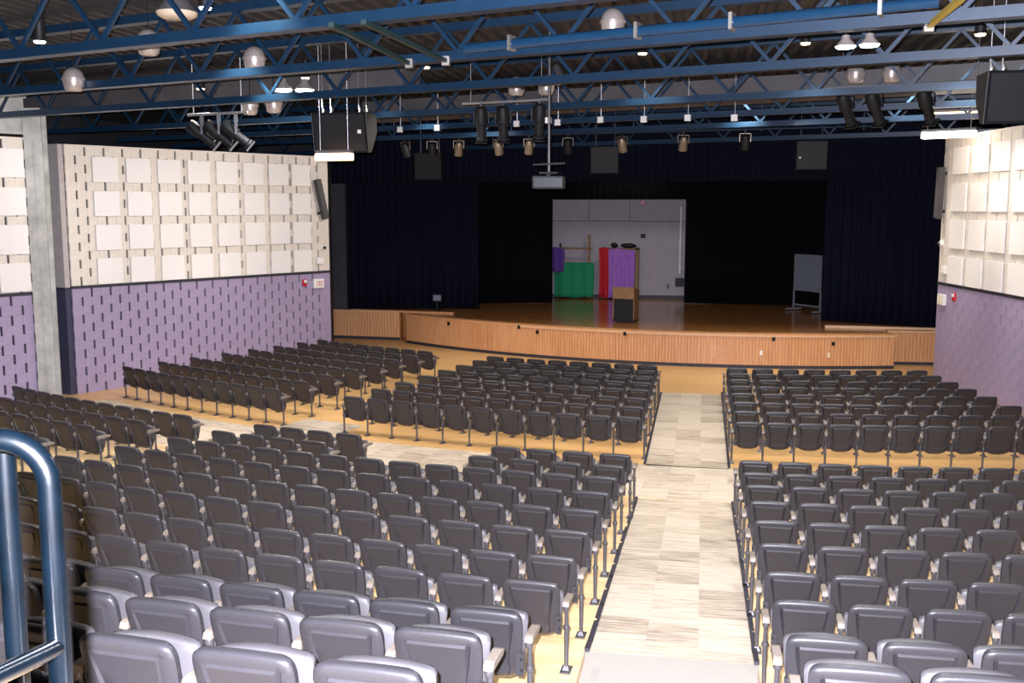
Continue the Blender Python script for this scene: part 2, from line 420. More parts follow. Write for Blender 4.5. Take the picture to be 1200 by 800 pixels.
# return face at the corner of the left wall, and the proscenium returns
rt = struct('wall_left_return', B(0, 2.6, 0, 0.15, 2.70, 6.22), 'shaded_grey', (WA[0] - 0.03, WA[1] - 0.05, 0), math.radians(163))
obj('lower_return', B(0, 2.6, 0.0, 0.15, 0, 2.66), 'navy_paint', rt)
obj('belt_ledge', B(0, 2.6, -0.02, 0.16, 2.66, 2.70), 'dark_trim', rt)
E2 = (WA[0] + WD[0] * 8.3, WA[1] + WD[1] * 8.3)
struct('wall_front_left', MB().prism([(E2[0] - .02, E2[1]), (E2[0] - 1.45, E2[1] + 4.3), (E2[0] - 1.75, E2[1] + 4.3), (E2[0] - .25, E2[1])], 0, 6.6), 'dark_wall')
pc = struct('wall_proscenium_left', B(-13.25, -12.62, 35.2, 35.6, 0, 6.9), 'dark_wall')
struct('wall_front_right', MB().prism([(6.2, 28.5), (7.35, 33.3), (7.75, 33.3), (6.6, 28.4)], 0, 6.6), 'dark_wall')
# outer shell of the hall, dark above and behind the inner walls
struct('wall_outer_left', B(-22.3, -22, -3.5, 46, 0, 8.1), 'dark_wall')
struct('wall_outer_right', B(12, 12.3, -3.5, 46, 0, 8.1), 'dark_wall')
struct('wall_outer_front', B(-22, 12, 44.5, 44.8, 0, 8.1), 'dark_wall')
struct('wall_outer_rear', B(-22, 12, -3.5, -3.3, 0, 8.1), 'dark_wall')

# ------------------------------------------------------------------ ceiling: ribbed deck
dk = MB(); x = -22.0; prof = []
while x < 12: prof += [(x, 7.86), (x + 0.10, 7.86), (x + 0.14, 7.94), (x + 0.26, 7.94)]; x += 0.30
vs = [(px, -3.5, pz) for px, pz in prof] + [(px, 46, pz) for px, pz in prof]; n = len(prof)
dk.add(vs, [(i, i+1, n+i+1, n+i) for i in range(n-1)])
dk.add([(-22.3,-3.5,8.1),(12.3,-3.5,8.1),(12.3,46,8.1),(-22.3,46,8.1)], [(0,1,2,3)])
struct('ceiling', dk, 'deck')

# steel column and header beside the left wall
def at_col(z): return (-15.28, 21.62, z)
cm = thing('steel_column', 'pale unpainted steel column standing between the two left wall sections', 'column', (-14.98, 21.30, 0), math.radians(12))
obj('flange', B(-0.20, 0.20, -0.16, -0.11, 0, 6.9), 'steel', cm)
obj('flange', B(-0.20, 0.20, 0.11, 0.16, 0, 6.9), 'steel', cm)
obj('column_web', B(-0.03, 0.03, -0.11, 0.11, 0, 6.9), 'steel', cm)
obj('cover_strip', B(0.02, 0.17, -0.19, -0.16, 0, 6.2), 'steel', cm)
hd = thing('header_beam', 'pale grey header beam running left from the top of the steel column', 'beam', (-15.3, 21.05, 6.36), math.radians(208.6 + 36))
obj('beam_web', B(-0.2, 5.5, -0.05, 0.05, 0.0, 0.75), 'steel', hd)
obj('beam_flange', B(-0.2, 5.5, -0.18, 0.18, 0.75, 0.80), 'steel', hd)
obj('beam_flange', B(-0.2, 5.5, -0.18, 0.18, -0.05, 0.0), 'steel', hd)

# ------------------------------------------------------------------ roof trusses
TD = Vector((math.cos(math.radians(-17.5)), math.sin(math.radians(-17.5)), 0))
ZB, ZT = 6.70, 7.66
tr_pts = [(-1.5, 6.9), (-1.91, 10.3), (-2.51, 13.48), (-3.12, 16.78), (-3.93, 21.13), (-4.61, 24.79), (-5.25, 28.26), (-6.37, 34.26)]
TRN = ['overhead near the camera', 'first across the top left corner', 'second from the camera, carrying a shiny pipe', 'third from the camera', 'fourth from the camera', 'fifth from the camera, dotted with white junction boxes', 'sixth from the camera', 'last before the stage valance']
for i, (px, py) in enumerate(tr_pts):
    t = thing('roof_truss', 'blue steel roof truss, %s' % TRN[i], 'truss', (px, py, ZB), math.radians(-17.5), 'blue roof trusses')
    t0 = (-17.5 - px) / TD.x; t1 = (10.5 - px) / TD.x
    for nm, z, hh in (('bottom_chord', 0, 0.13), ('top_chord', ZT - ZB, 0.14)):
        mb = MB().box(t0, t1, -0.10, 0.10, z - hh/2, z - hh/2 + 0.02)
        mb.box(t0, t1, -0.055, -0.02, z - hh/2 + 0.02, z + hh/2); mb.box(t0, t1, 0.02, 0.055, z - hh/2 + 0.02, z + hh/2)
        obj(nm, mb, 'blue', t)
    P = 1.55; ph = (i * 0.37) % P; me = {}
    mu = MB().bar((0, 0, 0.05), (P/2, 0, ZT - ZB - .05), 0.05, 0.05).mesh('web', 'blue')
    md = MB().bar((0, 0, ZT - ZB - .05), (P/2, 0, 0.05), 0.05, 0.05).mesh('web', 'blue')
    k = math.ceil((t0 - ph) / P)
    while ph + k * P + P < t1:
        link('web', mu, t, (ph + k * P, 0, 0)); link('web', md, t, (ph + k * P + P/2, 0, 0)); k += 1

pipe = thing('lighting_pipe', 'shiny blue round pipe clamped along the second truss chord', 'pipe', (0, 0, 0))
obj('tube', MB().tube([(-3.07, 13.24, 6.72), (2.30, 11.36, 6.76)], 0.062, 14), 'blue_pipe', pipe, smooth=40)
for f in (0.12, 0.42, 0.62, 0.9):
    p = Vector((-3.07, 13.24, 6.72)).lerp(Vector((2.30, 11.36, 6.76)), f)
    obj('clamp', MB().box(-0.02, 0.02, -0.085, 0.085, -0.085, 0.10), 'bare_steel', pipe, p, rz=math.radians(-17.5))
# ducts above the walls
for (a, b, ww, hh, lab) in (((-19, 24.4, 7.35), (-6.0, 20.9, 7.35), 0.7, 0.5, 'long dark grey duct under the deck above the left wall'),
                            ((-9, 27.4, 7.25), (9.5, 20.9, 7.25), 0.8, 0.5, 'long grey duct crossing behind the fourth truss')):
    d = tag(obj('air_duct', MB().bar(a, b, ww, hh), 'duct'), lab, 'duct')
    

# ------------------------------------------------------------------ ceiling fixtures
DOME_OUT = [(0.0, 0.235), (0.05, 0.23), (0.10, 0.205), (0.145, 0.16), (0.170, 0.10), (0.178, 0.06)]
RIM = [(0.178, 0.06), (0.192, 0.055), (0.192, 0.03), (0.175, 0.025)]
BOWL = [(0.175, 0.025), (0.165, -0.05), (0.145, -0.12), (0.115, -0.15)]
def dome(loc, label, energy=0, color=(1.0, 0.94, 0.86), s=1.0):
    t = thing('pendant_lamp', label, 'lamp', loc, 0, 'aluminium dome pendants')
    obj('dome', MB().lathe([(r*s, z*s) for r, z in DOME_OUT], 20), 'alu', t, smooth=50)
    obj('rim', MB().lathe([(r*s, z*s) for r, z in RIM], 20), 'alu', t, smooth=30)
    obj('reflector', MB().lathe([(r*s, z*s) for r, z in BOWL], 20), 'alu', t, smooth=50)
    obj('lens', MB().lathe([(0.112*s, -0.145*s), (0.0, -0.155*s)], 20), 'lens_off', t, smooth=50)
    obj('stem', MB().tube([(0, 0, 0.23*s), (0, 0, 7.86 - loc[2])], 0.008, 6), 'black', t)
    if energy: lamp('SPOT', 'pendant_light', (loc[0], loc[1], loc[2] - 0.24 * s), energy * HOUSE, color, 0.12, 165, 0.35)
    return t
WARM = (1.0, 0.83, 0.62); NEUT = (1.0, 0.93, 0.84)
dome((-10.34, 15.8, 6.75), 'aluminium dome pendant lamp hanging left of the steel column top', color=NEUT)
dome((-7.18, 15.91, 7.02), 'aluminium dome pendant lamp between first and second trusses, upper left', color=NEUT)
dome((-1.36, 15.28, 7.30), 'large aluminium dome pendant lamp at top, right of centre', color=NEUT)
dome((-8.33, 14.69, 7.12), 'aluminium dome pendant lamp half hidden behind the first truss', color=NEUT)
dome((-3.84, 21.15, 7.10), 'left one of two small aluminium pendants behind the third truss', color=WARM)
dome((-3.24, 21.27, 7.12), 'right one of two small aluminium pendants behind the third truss', color=WARM)
dome((-9.42, 20.58, 6.76), 'left one of two dim pendants above the three left spotlights', color=WARM)
dome((-8.93, 20.68, 6.80), 'right one of two dim pendants above the three left spotlights', color=WARM)
dome((2.85, 21.39, 7.24), 'left one of two pendants below the bright pair, upper right', color=WARM)
dome((3.54, 21.52, 7.26), 'right one of two pendants below the bright pair, upper right', color=WARM)

def bell(loc, label, s):
    t = thing('bell_lamp', label, 'lamp', loc, 0, 'unlit bell lamps with cream lenses')
    obj('shade', MB().lathe([(0.05*s, 0.42*s), (0.10*s, 0.36*s), (0.20*s, 0.16*s), (0.29*s, 0.04*s), (0.31*s, 0.0)], 22), 'duct', t, smooth=50)
    obj('lens', MB().lathe([(0.31*s, 0.0), (0.29*s, -0.05*s), (0.22*s, -0.09*s), (0.0, -0.10*s)], 22), 'lens_off', t, smooth=60)
    obj('stem', MB().tube([(0, 0, 0.42*s), (0, 0, 7.86 - loc[2])], 0.012, 6), 'black', t)
bell((-7.15, 13.39, 7.33), 'unlit bell shaped lamp with cream lens at top left', 0.9)
bell((-3.33, 23.37, 7.50), 'unlit dark bell lamp with cream lens behind the third truss, centre', 0.85)

def highbay(loc, label, e, q=1.0):
    t = thing('high_bay_lamp', label, 'lamp', loc, 0, 'lit high bay lamps')
    obj('housing', MB().lathe([(0.0, 0.20*q), (0.07*q, 0.20*q), (0.09*q, 0.12*q), (0.15*q, 0.06*q), (0.185*q, 0.0)], 20), 'alu', t, smooth=50)
    obj('lens', MB().lathe([(0.185*q, 0.0), (0.16*q, -0.035*q), (0.0, -0.05*q)], 20), 'lens_white', t, smooth=60)
    obj('stem', MB().tube([(0, 0, 0.2*q), (0, 0, 7.86 - loc[2])], 0.012, 6), 'black', t)
    lamp('SPOT', 'high_bay_light', (loc[0], loc[1], loc[2] - 0.08), e * HOUSE, (0.93, 0.95, 1.0), 0.15, 170, 0.2)
highbay((-8.12, 19.25, 6.96), 'left lamp of the brightly lit pair, upper left', 240)
highbay((-7.72, 19.37, 6.96), 'right lamp of the brightly lit pair, upper left', 240)
highbay((1.62, 13.13, 6.60), 'left lamp of the brightly lit pair, upper right', 200, 0.64)
highbay((1.90, 13.18, 6.62), 'right lamp of the brightly lit pair, upper right', 200, 0.64)

def downlight(loc, label, e, r=0.085, L=0.35):
    t = thing('downlight', label, 'lamp', loc, 0, 'lit cylinder downlights')
    obj('can', MB().lathe([(0.0, L), (r, L), (r, 0.01), (r*0.9, 0.0)], 16), 'black', t, smooth=40)
    obj('lens', MB().lathe([(r*0.98, 0.0), (r*0.8, -0.025), (0, -0.03)], 16), 'lens_white' if e > 0 else 'lens_warm', t, smooth=60)
    obj('stem', MB().tube([(0, 0, L), (0, 0, 7.86 - loc[2])], 0.012, 6), 'black', t)
    lamp('SPOT', 'downlight_beam', (loc[0], loc[1], loc[2] - 0.05), abs(e) * HOUSE, NEUT, 0.06, 110, 0.5)
downlight((-9.63, 13.93, 7.10), 'lit black cylinder downlight in the top left corner', 160)
downlight((-6.53, 12.99, 7.30), 'lit downlight beside the unlit bell lamp, top left', 160, L=.3)
downlight((-10.21, 19.97, 7.10), 'lit downlight just above the third truss, far left', -120)
downlight((-8.1, 20.39, 7.32), 'lit downlight above the bright lamp pair, left', -120)
downlight((-5.41, 19.88, 7.40), 'lit downlight right of the left loudspeaker cables', -120)
downlight((-1.19, 19.66, 7.52), 'lit downlight below the large dome pendant, centre right', -120, L=.25)
downlight((1.64, 18.63, 7.47), 'lit downlight under the shiny pipe, right of centre', -120, L=.3)
downlight((4.18, 17.55, 7.37), 'lit downlight above the right hand loudspeaker', -120)
# added fixtureless downlights over the seating, and added lamps washing side walls and stage
for y, xs in ((7.5, (-7, -3, 1.5)), (11, (-9, -5, -0.5, 4)), (14.5, (-11, -7, -3, 1.5, 5)), (18, (-12, -8, -4, 0, 4)), (21.5, (-11.5, -7, -3, 1.5, 5)), (25, (-11, -7, -3, 1.5, 4.5)), (28.5, (-9, -5, 0, 4.5))):
    for x in xs: lamp('SPOT', 'added_downlight', (x, y, 7.5), DOWN * HOUSE, NEUT, 0.12, 80, 0.75)
for p, q, e, c in (((-11.0, 18.2, 6.5), (-15.6, 20.0, 4.4), 300, 70), ((-8.6, 22.2, 6.5), (-14.6, 25.0, 4.4), 440, 80), ((-6.0, 27.8, 6.5), (-12.4, 28.8, 4.4), 400, 75), ((1.8, 25.5, 6.5), (6.6, 26.0, 4.2), 210, 85),
                   ((-6, 27, 7.2), (-6, 33, 1.0), 420, 75), ((1, 26, 7.2), (1, 32, 1.0), 420, 75), ((-2.5, 36.5, 6.6), (-3, 41.9, 2.5), 150, 70)):
    lamp('SPOT', 'added_wash_light', p, e * HOUSE, NEUT, 0.4, c, 0.7, q)

def batten(p, q, label, m, e, col):
    p, q = Vector(p), Vector(q); c = (p + q) / 2; L = (q - p).length / 2; rz = math.atan2((q - p).y, (q - p).x)
    t = thing('tube_light', label, 'lamp', c, rz, 'suspended tube lights')
    obj('housing', B(-L, L, -0.06, 0.06, 0.04, 0.10), 'duct', t)
    obj('diffuser', B(-L, L, -0.09, 0.09, -0.10, 0.04), m, t, bevel=0.02)
    for sx in (-0.8, 0.8): obj('hanger', MB().tube([(sx*L, 0, 0.1), (sx*L, 0, 7.86 - c.z)], 0.006, 5), 'cable', t)
    l = bpy.data.lights.new('tube_light_beam', 'AREA'); l.shape = 'RECTANGLE'; l.size = 2*L; l.size_y = 0.12; l.energy = e * HOUSE; l.color = col
    o = bpy.data.objects.new('tube_light_beam', l); COL.objects.link(o); o.location = (c.x, c.y, c.z - 0.12); o.rotation_euler = (0, 0, rz)
batten((-7.35, 19.0, 5.66), (-6.6, 18.85, 5.68), 'warm lit tube light below the left loudspeaker', 'tube_warm', 40, (1, .72, .45))
batten((4.76, 24.6, 6.30), (5.76, 24.05, 6.30), 'bright white lit tube light beside the right wall top', 'tube_white', 40, (1, .94, .86))
batten((5.17, 26.4, 6.88), (6.31, 26.1, 6.88), 'thin lit tube light behind the bright white one', 'tube_warm', 20, (1, .85, .65))

# ------------------------------------------------------------------ hung loudspeakers
def big_speaker(loc, label, badge=True):
    t = thing('loudspeaker', label, 'speaker', loc, 0, 'hung trapezoid loudspeakers')
    # local: x across, -y faces the audience; front leans down
    prof = [(-0.30, 0.38), (-0.14, -0.38), (0.02, -0.36), (0.36, 0.02), (0.36, 0.38)]
    for nm, x0, x1, mt in (('cabinet', -0.545, 0.545, 'spk'), ('side_panel', 0.545, 0.56, 'spk_side'), ('side_panel', -0.56, -0.545, 'spk_side')):
        vs = [(x0, y, z) for y, z in prof] + [(x1, y, z) for y, z in prof]
        obj(nm, MB().add(vs, [(0,1,2,3,4), (9,8,7,6,5)] + [(i, (i+1)%5, 5+(i+1)%5, 5+i) for i in range(5)]), mt, t)
    gr = MB().add([(-0.51, -0.296, 0.34), (0.51, -0.296, 0.34), (0.51, -0.155, -0.34), (-0.51, -0.155, -0.34),
                   (-0.51, -0.312, 0.34), (0.51, -0.312, 0.34), (0.51, -0.171, -0.34), (-0.51, -0.171, -0.34)],
                  [(0,1,2,3),(4,7,6,5),(0,4,5,1),(1,5,6,2),(2,6,7,3),(3,7,4,0)])
    obj('grille', gr, 'black', t)
    if badge: obj('badge', B(0.37, 0.44, -0.262, -0.25, -0.02, 0.05), 'white', t)
    for x in (-0.45, -0.28, 0.30, 0.45):
        c = obj('hanging_cable', MB().tube([(x, 0.05, 0.38), (x, 0.05, 7.86 - loc[2])], 0.008, 6), 'cable', t)
        obj('shackle', MB().tube([(x, 0.05, 0.38), (x + .03, 0.05, 0.45), (x, 0.05, 0.55)], [0.012, 0.03, 0.012], 8), 'bare_steel', c)
big_speaker((-6.98, 19.5, 6.12), 'large black hung loudspeaker at the left with square badge')
big_speaker((4.62, 16.75, 6.30), 'large black hung loudspeaker cut by the right frame edge', False)
def small_speaker(loc, label, led):
    t = thing('stage_loudspeaker', label, 'speaker', loc, 0, 'dim loudspeakers before the valance')
    obj('cabinet', MB().add([(-.45,-.2,.4),(.45,-.2,.4),(.38,.35,.4),(-.38,.35,.4),(-.45,-.12,-.45),(.45,-.12,-.45),(.38,.35,-.45),(-.38,.35,-.45)],
        [(0,1,2,3),(4,7,6,5),(0,4,5,1),(1,5,6,2),(2,6,7,3),(3,7,4,0)]), 'spk', t)
    obj('grille', MB().add([(-.42,-.215,.37),(.42,-.215,.37),(.42,-.14,-.42),(-.42,-.14,-.42),(-.42,-.2,.37),(.42,-.2,.37),(.42,-.12,-.42),(-.42,-.12,-.42)],
        [(0,3,2,1),(4,5,6,7),(0,1,5,4),(1,2,6,5),(2,3,7,6),(3,0,4,7)]), 'black', t)
    for x in (-.3, .3): obj('hanging_cable', MB().tube([(x, .1, .4), (x, .1, 7.92 - loc[2])], 0.008, 5), 'cable', t)
    if led: obj('indicator', B(-.36, -.31, -.225, -.18, -.12, -.07), 'white', t)
small_speaker((-8.6, 31.9, 5.98), 'dim hung loudspeaker before the valance, left of projector', False)
small_speaker((-3.09, 32.6, 6.17), 'dim hung loudspeaker before the valance, right of projector', False)
small_speaker((3.06, 31.6, 6.21), 'hung loudspeaker with small pale spot before the right valance', True)

# ------------------------------------------------------------------ theatre spotlights
def spotlight(loc, rz, label, tilt, group):
    t = thing('spotlight', label, 'spotlight', loc, rz, group)
    Rm = Matrix.Rotation(tilt, 4, 'X')
    # local axis: the beam leaves along -Z before the tilt
    obj('lamp_house', MB().lathe([(0.0, 0.34), (0.10, 0.34), (0.13, 0.28), (0.13, 0.02), (0.10, 0.0)], 14).xform(Rm), 'black', t, smooth=40)
    obj('barrel', MB().lathe([(0.095, 0.02), (0.095, -0.26), (0.115, -0.28), (0.115, -0.33), (0.10, -0.33), (0.0, -0.30)], 14).xform(Rm), 'black', t, smooth=40)
    obj('colour_frame', MB().box(-0.125, 0.125, -0.125, 0.125, -0.37, -0.35).xform(Rm), 'black_gloss', t)
    y = MB()
    for sx in (-1, 1): y.bar((sx*0.15, 0, 0.0), (sx*0.15, 0, 0.24), 0.012, 0.04)
    y.bar((-0.15, 0, 0.24), (0.15, 0, 0.24), 0.04, 0.012)
    yk = obj('yoke', y, 'black_gloss', t)
    obj('clamp', MB().box(-0.03, 0.03, -0.04, 0.04, 0.24, 0.40), 'black_gloss', yk)
G3 = 'black theatre spotlights in groups of three'
for i, x in enumerate((-10.02, -9.66, -9.30)):
    spotlight((x, 19.6 + .02*i, 6.14), math.radians(-68), '%s of three black spotlights hanging before the left wall top' % ('leftmost','middle','rightmost')[i], math.radians(50), G3)
for i, (x, y, z) in enumerate(((-4.44, 20.5, 6.34), (-3.97, 20.4, 6.34), (-3.23, 20.3, 6.36))):
    spotlight((x, y, z), math.radians((6, 4, 14)[i]), '%s of three black spotlights hanging above the projector' % ('leftmost','middle','rightmost')[i], math.radians(18), G3)
for i, (x, y, z) in enumerate(((2.70, 21.3, 6.58), (3.21, 21.15, 6.59), (4.10, 20.9, 6.58))):
    spotlight((x, y, z), math.radians(-38), '%s of three black spotlights hanging left of the right loudspeaker' % ('leftmost','middle','rightmost')[i], math.radians(36), G3)
for (p, q, lab) in (((-10.4, 19.75, 6.55), (-9.0, 19.55, 6.57), 'short pipe holding three spotlights before the left wall'),
                    ((-4.85, 20.6, 6.76), (-3.0, 20.25, 6.78), 'short pale pipe holding three spotlights above the projector'),
                    ((2.3, 21.35, 7.0), (5.2, 20.55, 7.0), 'grey pipe holding three spotlights left of the right loudspeaker')):
    pp = thing('spotlight_pipe', lab, 'pipe')
    obj('tube', MB().tube([p, q], 0.028, 8), 'cable', pp, smooth=40)
    for f in (.1, .9):
        a = Vector(p).lerp(Vector(q), f); obj('hanger', MB().tube([a, (a.x, a.y, 7.86)], 0.008, 5), 'cable', pp)

def parcan(loc, rz, label, m):
    t = thing('stage_lamp', label, 'spotlight', loc, rz, 'small stage lamps on the far pipe')
    Rm = Matrix.Rotation(math.radians(28), 4, 'X')
    obj('can', MB().lathe([(0.0, 0.20), (0.07, 0.19), (0.12, 0.08), (0.13, -0.20), (0.12, -0.2), (0.1, -0.12), (0.0, -0.1)], 12).xform(Rm), m, t, smooth=40)
    y = MB()
    for sx in (-1, 1): y.bar((sx*0.15, 0, 0.0), (sx*0.15, 0, 0.22), 0.012, 0.04)
    y.bar((-0.15, 0, 0.22), (0.15, 0, 0.22), 0.04, 0.012)
    yk = obj('yoke', y, 'bronze', t); obj('clamp', MB().box(-0.03, 0.03, -0.04, 0.04, 0.22, 0.36), 'black', yk)
PC = [(-8.73, 29.7, 6.30, -20, 'black', 'leftmost small stage lamp, beside the dim left stage speaker'),
      (-7.91, 29.8, 6.33, 10, 'black', 'small dark stage lamp in front of the dim left stage speaker'),
      (-7.10, 29.8, 6.33, 20, 'bronze', 'small grey stage lamp left of the middle spotlight group'),
      (-5.91, 29.8, 6.40, -10, 'bronze', 'small golden lit stage lamp below the middle spotlight group'),
      (-5.0, 29.9, 6.5, 15, 'bronze', 'small stage lamp hanging above and left of the projector'),
      (-3.86, 30.1, 6.6, 0, 'black', 'small dark stage lamp right of the projector pole'),
      (-2.31, 29.4, 6.42, -15, 'bronze', 'small golden stage lamp right of the dim middle stage speaker'),
      (-0.61, 29.4, 6.48, 10, 'bronze', 'small golden stage lamp above the stage opening right edge'),
      (1.07, 29.3, 6.48, 0, 'black', 'rightmost small dark stage lamp left of the right stage speaker')]
for x, y, z, a, m, lab in PC: parcan((x, 29.75 - .039*(x + 9.6), 6.70 + .00993*(x + 9.6) - .34), math.radians(a), lab, m)
fp = thing('far_lighting_pipe', 'long thin blue pipe carrying the small stage lamps', 'pipe')
obj('tube', MB().tube([(-9.6, 29.75, 6.70), (4.5, 29.2, 6.84)], 0.03, 8), 'blue', fp, smooth=40)
for x in (-9, -5.5, -2, 1.5, 4.2): obj('hanger', MB().tube([(x, 29.48, 6.76), (x, 29.48, 7.86)], 0.008, 5), 'cable', fp)

JB = [(-7.68, 25.75, 6.65, 'leftmost'), (-6.61, 25.37, 6.65, 'second'), (-4.47, 24.61, 6.67, 'third'), (-3.43, 24.24, 6.66, 'fourth'), (-2.39, 23.88, 6.68, 'fifth'), (-1.38, 23.52, 6.65, 'sixth'), (-0.4, 23.17, 6.64, 'seventh'), (0.6, 22.82, 6.6, 'eighth')]
for x, y, z, nm in JB:
    y = 24.79 + (x + 4.61)*math.tan(math.radians(-17.5)) - 0.10
    t = thing('junction_box', 'small square white junction box, %s along the fifth truss' % (nm if nm == 'leftmost' else nm + ' from the left'), 'box', (x, y, z), math.radians(-17.5), 'white junction boxes')
    obj('cover', B(-0.07, 0.07, -0.03, 0.03, -0.07, 0.07), 'white', t, bevel=0.008)
    obj('conduit', MB().tube([(0, 0.03, 0.07), (0, 0.03, 7.66 - z)], 0.01, 5), 'cable', t)

pj = thing('projector', 'ceiling projector hung on a pole above the stage opening', 'projector', (-2.69, 18.02, 5.13))
obj('body', MB().box(-0.27, 0.27, -0.2, 0.2, -0.12, 0.10), 'projector', pj, bevel=0.03)
obj('lens', MB().lathe([(0.07, 0.0), (0.08, 0.05), (0.06, 0.06), (0, 0.05)], 14).xform(Matrix.Translation((0.1, 0.2, 0)) @ Matrix.Rotation(-PI/2, 4, 'X')), 'black_gloss', pj, smooth=40)
obj('bracket', MB().box(-0.16, 0.16, -0.1, 0.1, 0.14, 0.17).box(-0.03, 0.03, -0.03, 0.03, 0.10, 0.14), 'black', pj)
obj('mount_arm', MB().bar((-0.28, 0, 0.30), (0.28, 0, 0.32), 0.05, 0.03), 'black', pj)
obj('pole', MB().tube([(0, 0, 0.17), (0, 0, 2.73)], 0.025, 10), 'steel_dark', pj, smooth=40)
dp = thing('drop_pole', 'thin pale pole with outlet box hanging right of the middle spotlights', 'pole', (-3.0, 20.0, 6.3))
obj('tube', MB().tube([(0, 0, 0.1), (0, 0, 1.56)], 0.012, 6), 'cable', dp)
obj('outlet_box', B(-0.06, 0.06, -0.04, 0.04, 0, 0.11), 'bare_steel', dp)
M['green_steel'] = mat('dark_green_steel', (0.008, 0.03, 0.028), 0.5)
M['yellow'] = mat('yellow_strap', (0.45, 0.32, 0.03), 0.5)
for (p, q, lab, m) in (((-3.52, 10.5, 6.60), (-3.42, 13.6, 6.62), 'dark green sway brace between the first two trusses, right one', 'green_steel'),
                       ((-3.91, 10.6, 6.60), (-3.97, 13.75, 6.62), 'dark green sway brace between the first two trusses, left one', 'green_steel'),
                       ((2.25, 9.0, 6.58), (2.35, 12.1, 6.64), 'yellow diagonal strap crossing the first truss at upper right', 'yellow')):
    t = thing('sway_brace', lab, 'brace', p)
    d = Vector(q) - Vector(p)
    obj('bar', MB().bar((0, 0, 0), d, 0.06, 0.05), m, t)
    obj('end_plate', B(-.05, .05, -.04, .04, -.06, .06), 'bare_steel', t, d)

# ------------------------------------------------------------------ things on the walls (built in wall coordinates)
def on_wall(A, D, u, z, off=0.0):
    n = Vector((D[1], -D[0])).normalized()
    return (A[0] + D[0]*u + n.x*off, A[1] + D[1]*u + n.y*off, z), math.atan2(D[1], D[0])
def wall_item(name, label, cat, A, D, u, z, off=0.062, group=None):
    loc, rz = on_wall(A, D, u, z, off); return thing(name, label, cat, loc, rz, group)
def column_speaker(A, D, u, z, L, tilt, label):
    t = wall_item('column_speaker', label, 'speaker', A, D, u, z, 0.14)
    Rm = Matrix.Rotation(tilt, 4, 'Y')
    obj('cabinet', MB().box(-0.10, 0.10, -0.14, 0.0, -L/2, L/2).xform(Rm), 'spk_side', t)
    obj('grille', MB().box(-0.085, 0.085, -0.155, -0.14, -L/2 + .03, L/2 - .03).xform(Rm), 'duct', t)
    obj('wall_bracket', MB().box(-0.03, 0.03, 0.0, 0.08, L/2 - .2, L/2 - .12).box(-0.03, 0.03, 0, 0.08, -L/2 + .15, -L/2 + .23), 'black', t)
    obj('speaker_cable', MB().tube([(0.0, 0.02, L/2 - .1), (-.05, 0.03, L/2 + .25), (-.02, 0.05, L/2 + .5)], 0.012, 5), 'cable', t)
column_speaker(WA, WD, 7.93, 4.92, 1.22, math.radians(-14), 'slim grey column loudspeaker tilted on the left wall end')
column_speaker(RA, RD, 0.05, 5.05, 1.32, math.radians(3), 'slim grey column loudspeaker on the right wall edge')
def camera_dome(A, D, u, z, label):
    t = wall_item('security_camera', label, 'camera', A, D, u, z, 0.06)
    obj('base', MB().lathe([(0.0, 0.0), (0.075, 0.0), (0.075, 0.06), (0.05, 0.08)], 14).xform(Matrix.Rotation(PI/2, 4, 'X')), 'white', t, smooth=40)
    obj('eyeball', MB().lathe([(0.0, 0.14), (0.04, 0.13), (0.055, 0.09), (0.05, 0.06)], 14).xform(Matrix.Rotation(PI/2, 4, 'X')), 'black_gloss', t, smooth=60)
camera_dome(WA, WD, 8.06, 3.44, 'small round security camera under the left column loudspeaker')
camera_dome(RA, RD, 0.02, 3.75, 'small round security camera under the right column loudspeaker')
def box_light(A, D, u, z, label):
    t = wall_item('wall_speaker_box', label, 'wall box', A, D, u, z, 0.06)
    obj('housing', B(-0.12, 0.12, -0.09, 0, -0.10, 0.10), 'white', t, bevel=0.012)
    obj('front_cover', B(-0.09, 0.09, -0.10, -0.09, -0.07, 0.07), 'panel', t)
box_light(WA, WD, 7.89, 3.05, 'small white box above the exit sign on the left wall')
box_light(RA, RD, 0.36, 3.08, 'small white box above the exit sign on the right wall')
def alarm(A, D, u, z, label):
    t = wall_item('fire_alarm', label, 'alarm', A, D, u, z, 0.06)
    obj('base', B(-0.08, 0.08, -0.04, 0, -0.10, 0.10), 'red', t, bevel=0.01)
    obj('strobe_lens', B(-0.05, 0.05, -0.075, -0.04, 0.0, 0.08), 'white', t, bevel=0.012)
    obj('horn', MB().lathe([(0.055, 0.04), (0.05, 0.06), (0.0, 0.055)], 12).xform(Matrix.Translation((0, 0, -0.05)) @ Matrix.Rotation(PI/2, 4, 'X')), 'red', t, smooth=40)
alarm(WA, WD, 7.3, 2.40, 'red fire alarm beside the exit sign on the left wall')
alarm(RA, RD, 0.99, 2.44, 'red fire alarm beside the exit sign on the right wall')
def letter_strokes(ch):
    return {'E': [(0,0,0,1),(0,0,1,0),(0,.5,.8,.5),(0,1,1,1)], 'X': [(0,0,1,1),(0,1,1,0)], 'I': [(.5,0,.5,1)], 'T': [(0,1,1,1),(.5,0,.5,1)]}[ch]
def exit_sign(A, D, u, z, label, m, x_shift):
    t = wall_item('exit_sign', label, 'sign', A, D, u, z, 0.06)
    obj('housing', B(-0.20, 0.20, -0.08, 0, -0.14, 0.14), 'white', t, bevel=0.01)
    lt = MB(); x = -0.105 + x_shift
    for ch in 'EXIT':
        wd = 0.05 if ch != 'I' else 0.02
        for (a, b, c, d) in letter_strokes(ch):
            lt.bar((x + a*wd, -0.083, -0.07 + b*0.14), (x + c*wd, -0.083, -0.07 + d*0.14), 0.008, 0.014)
        x += wd + 0.022
    obj('lettering', lt, m, t)
exit_sign(WA, WD, 7.82, 2.35, 'white exit sign with red letters on the left purple wall', 'red', 0.03)
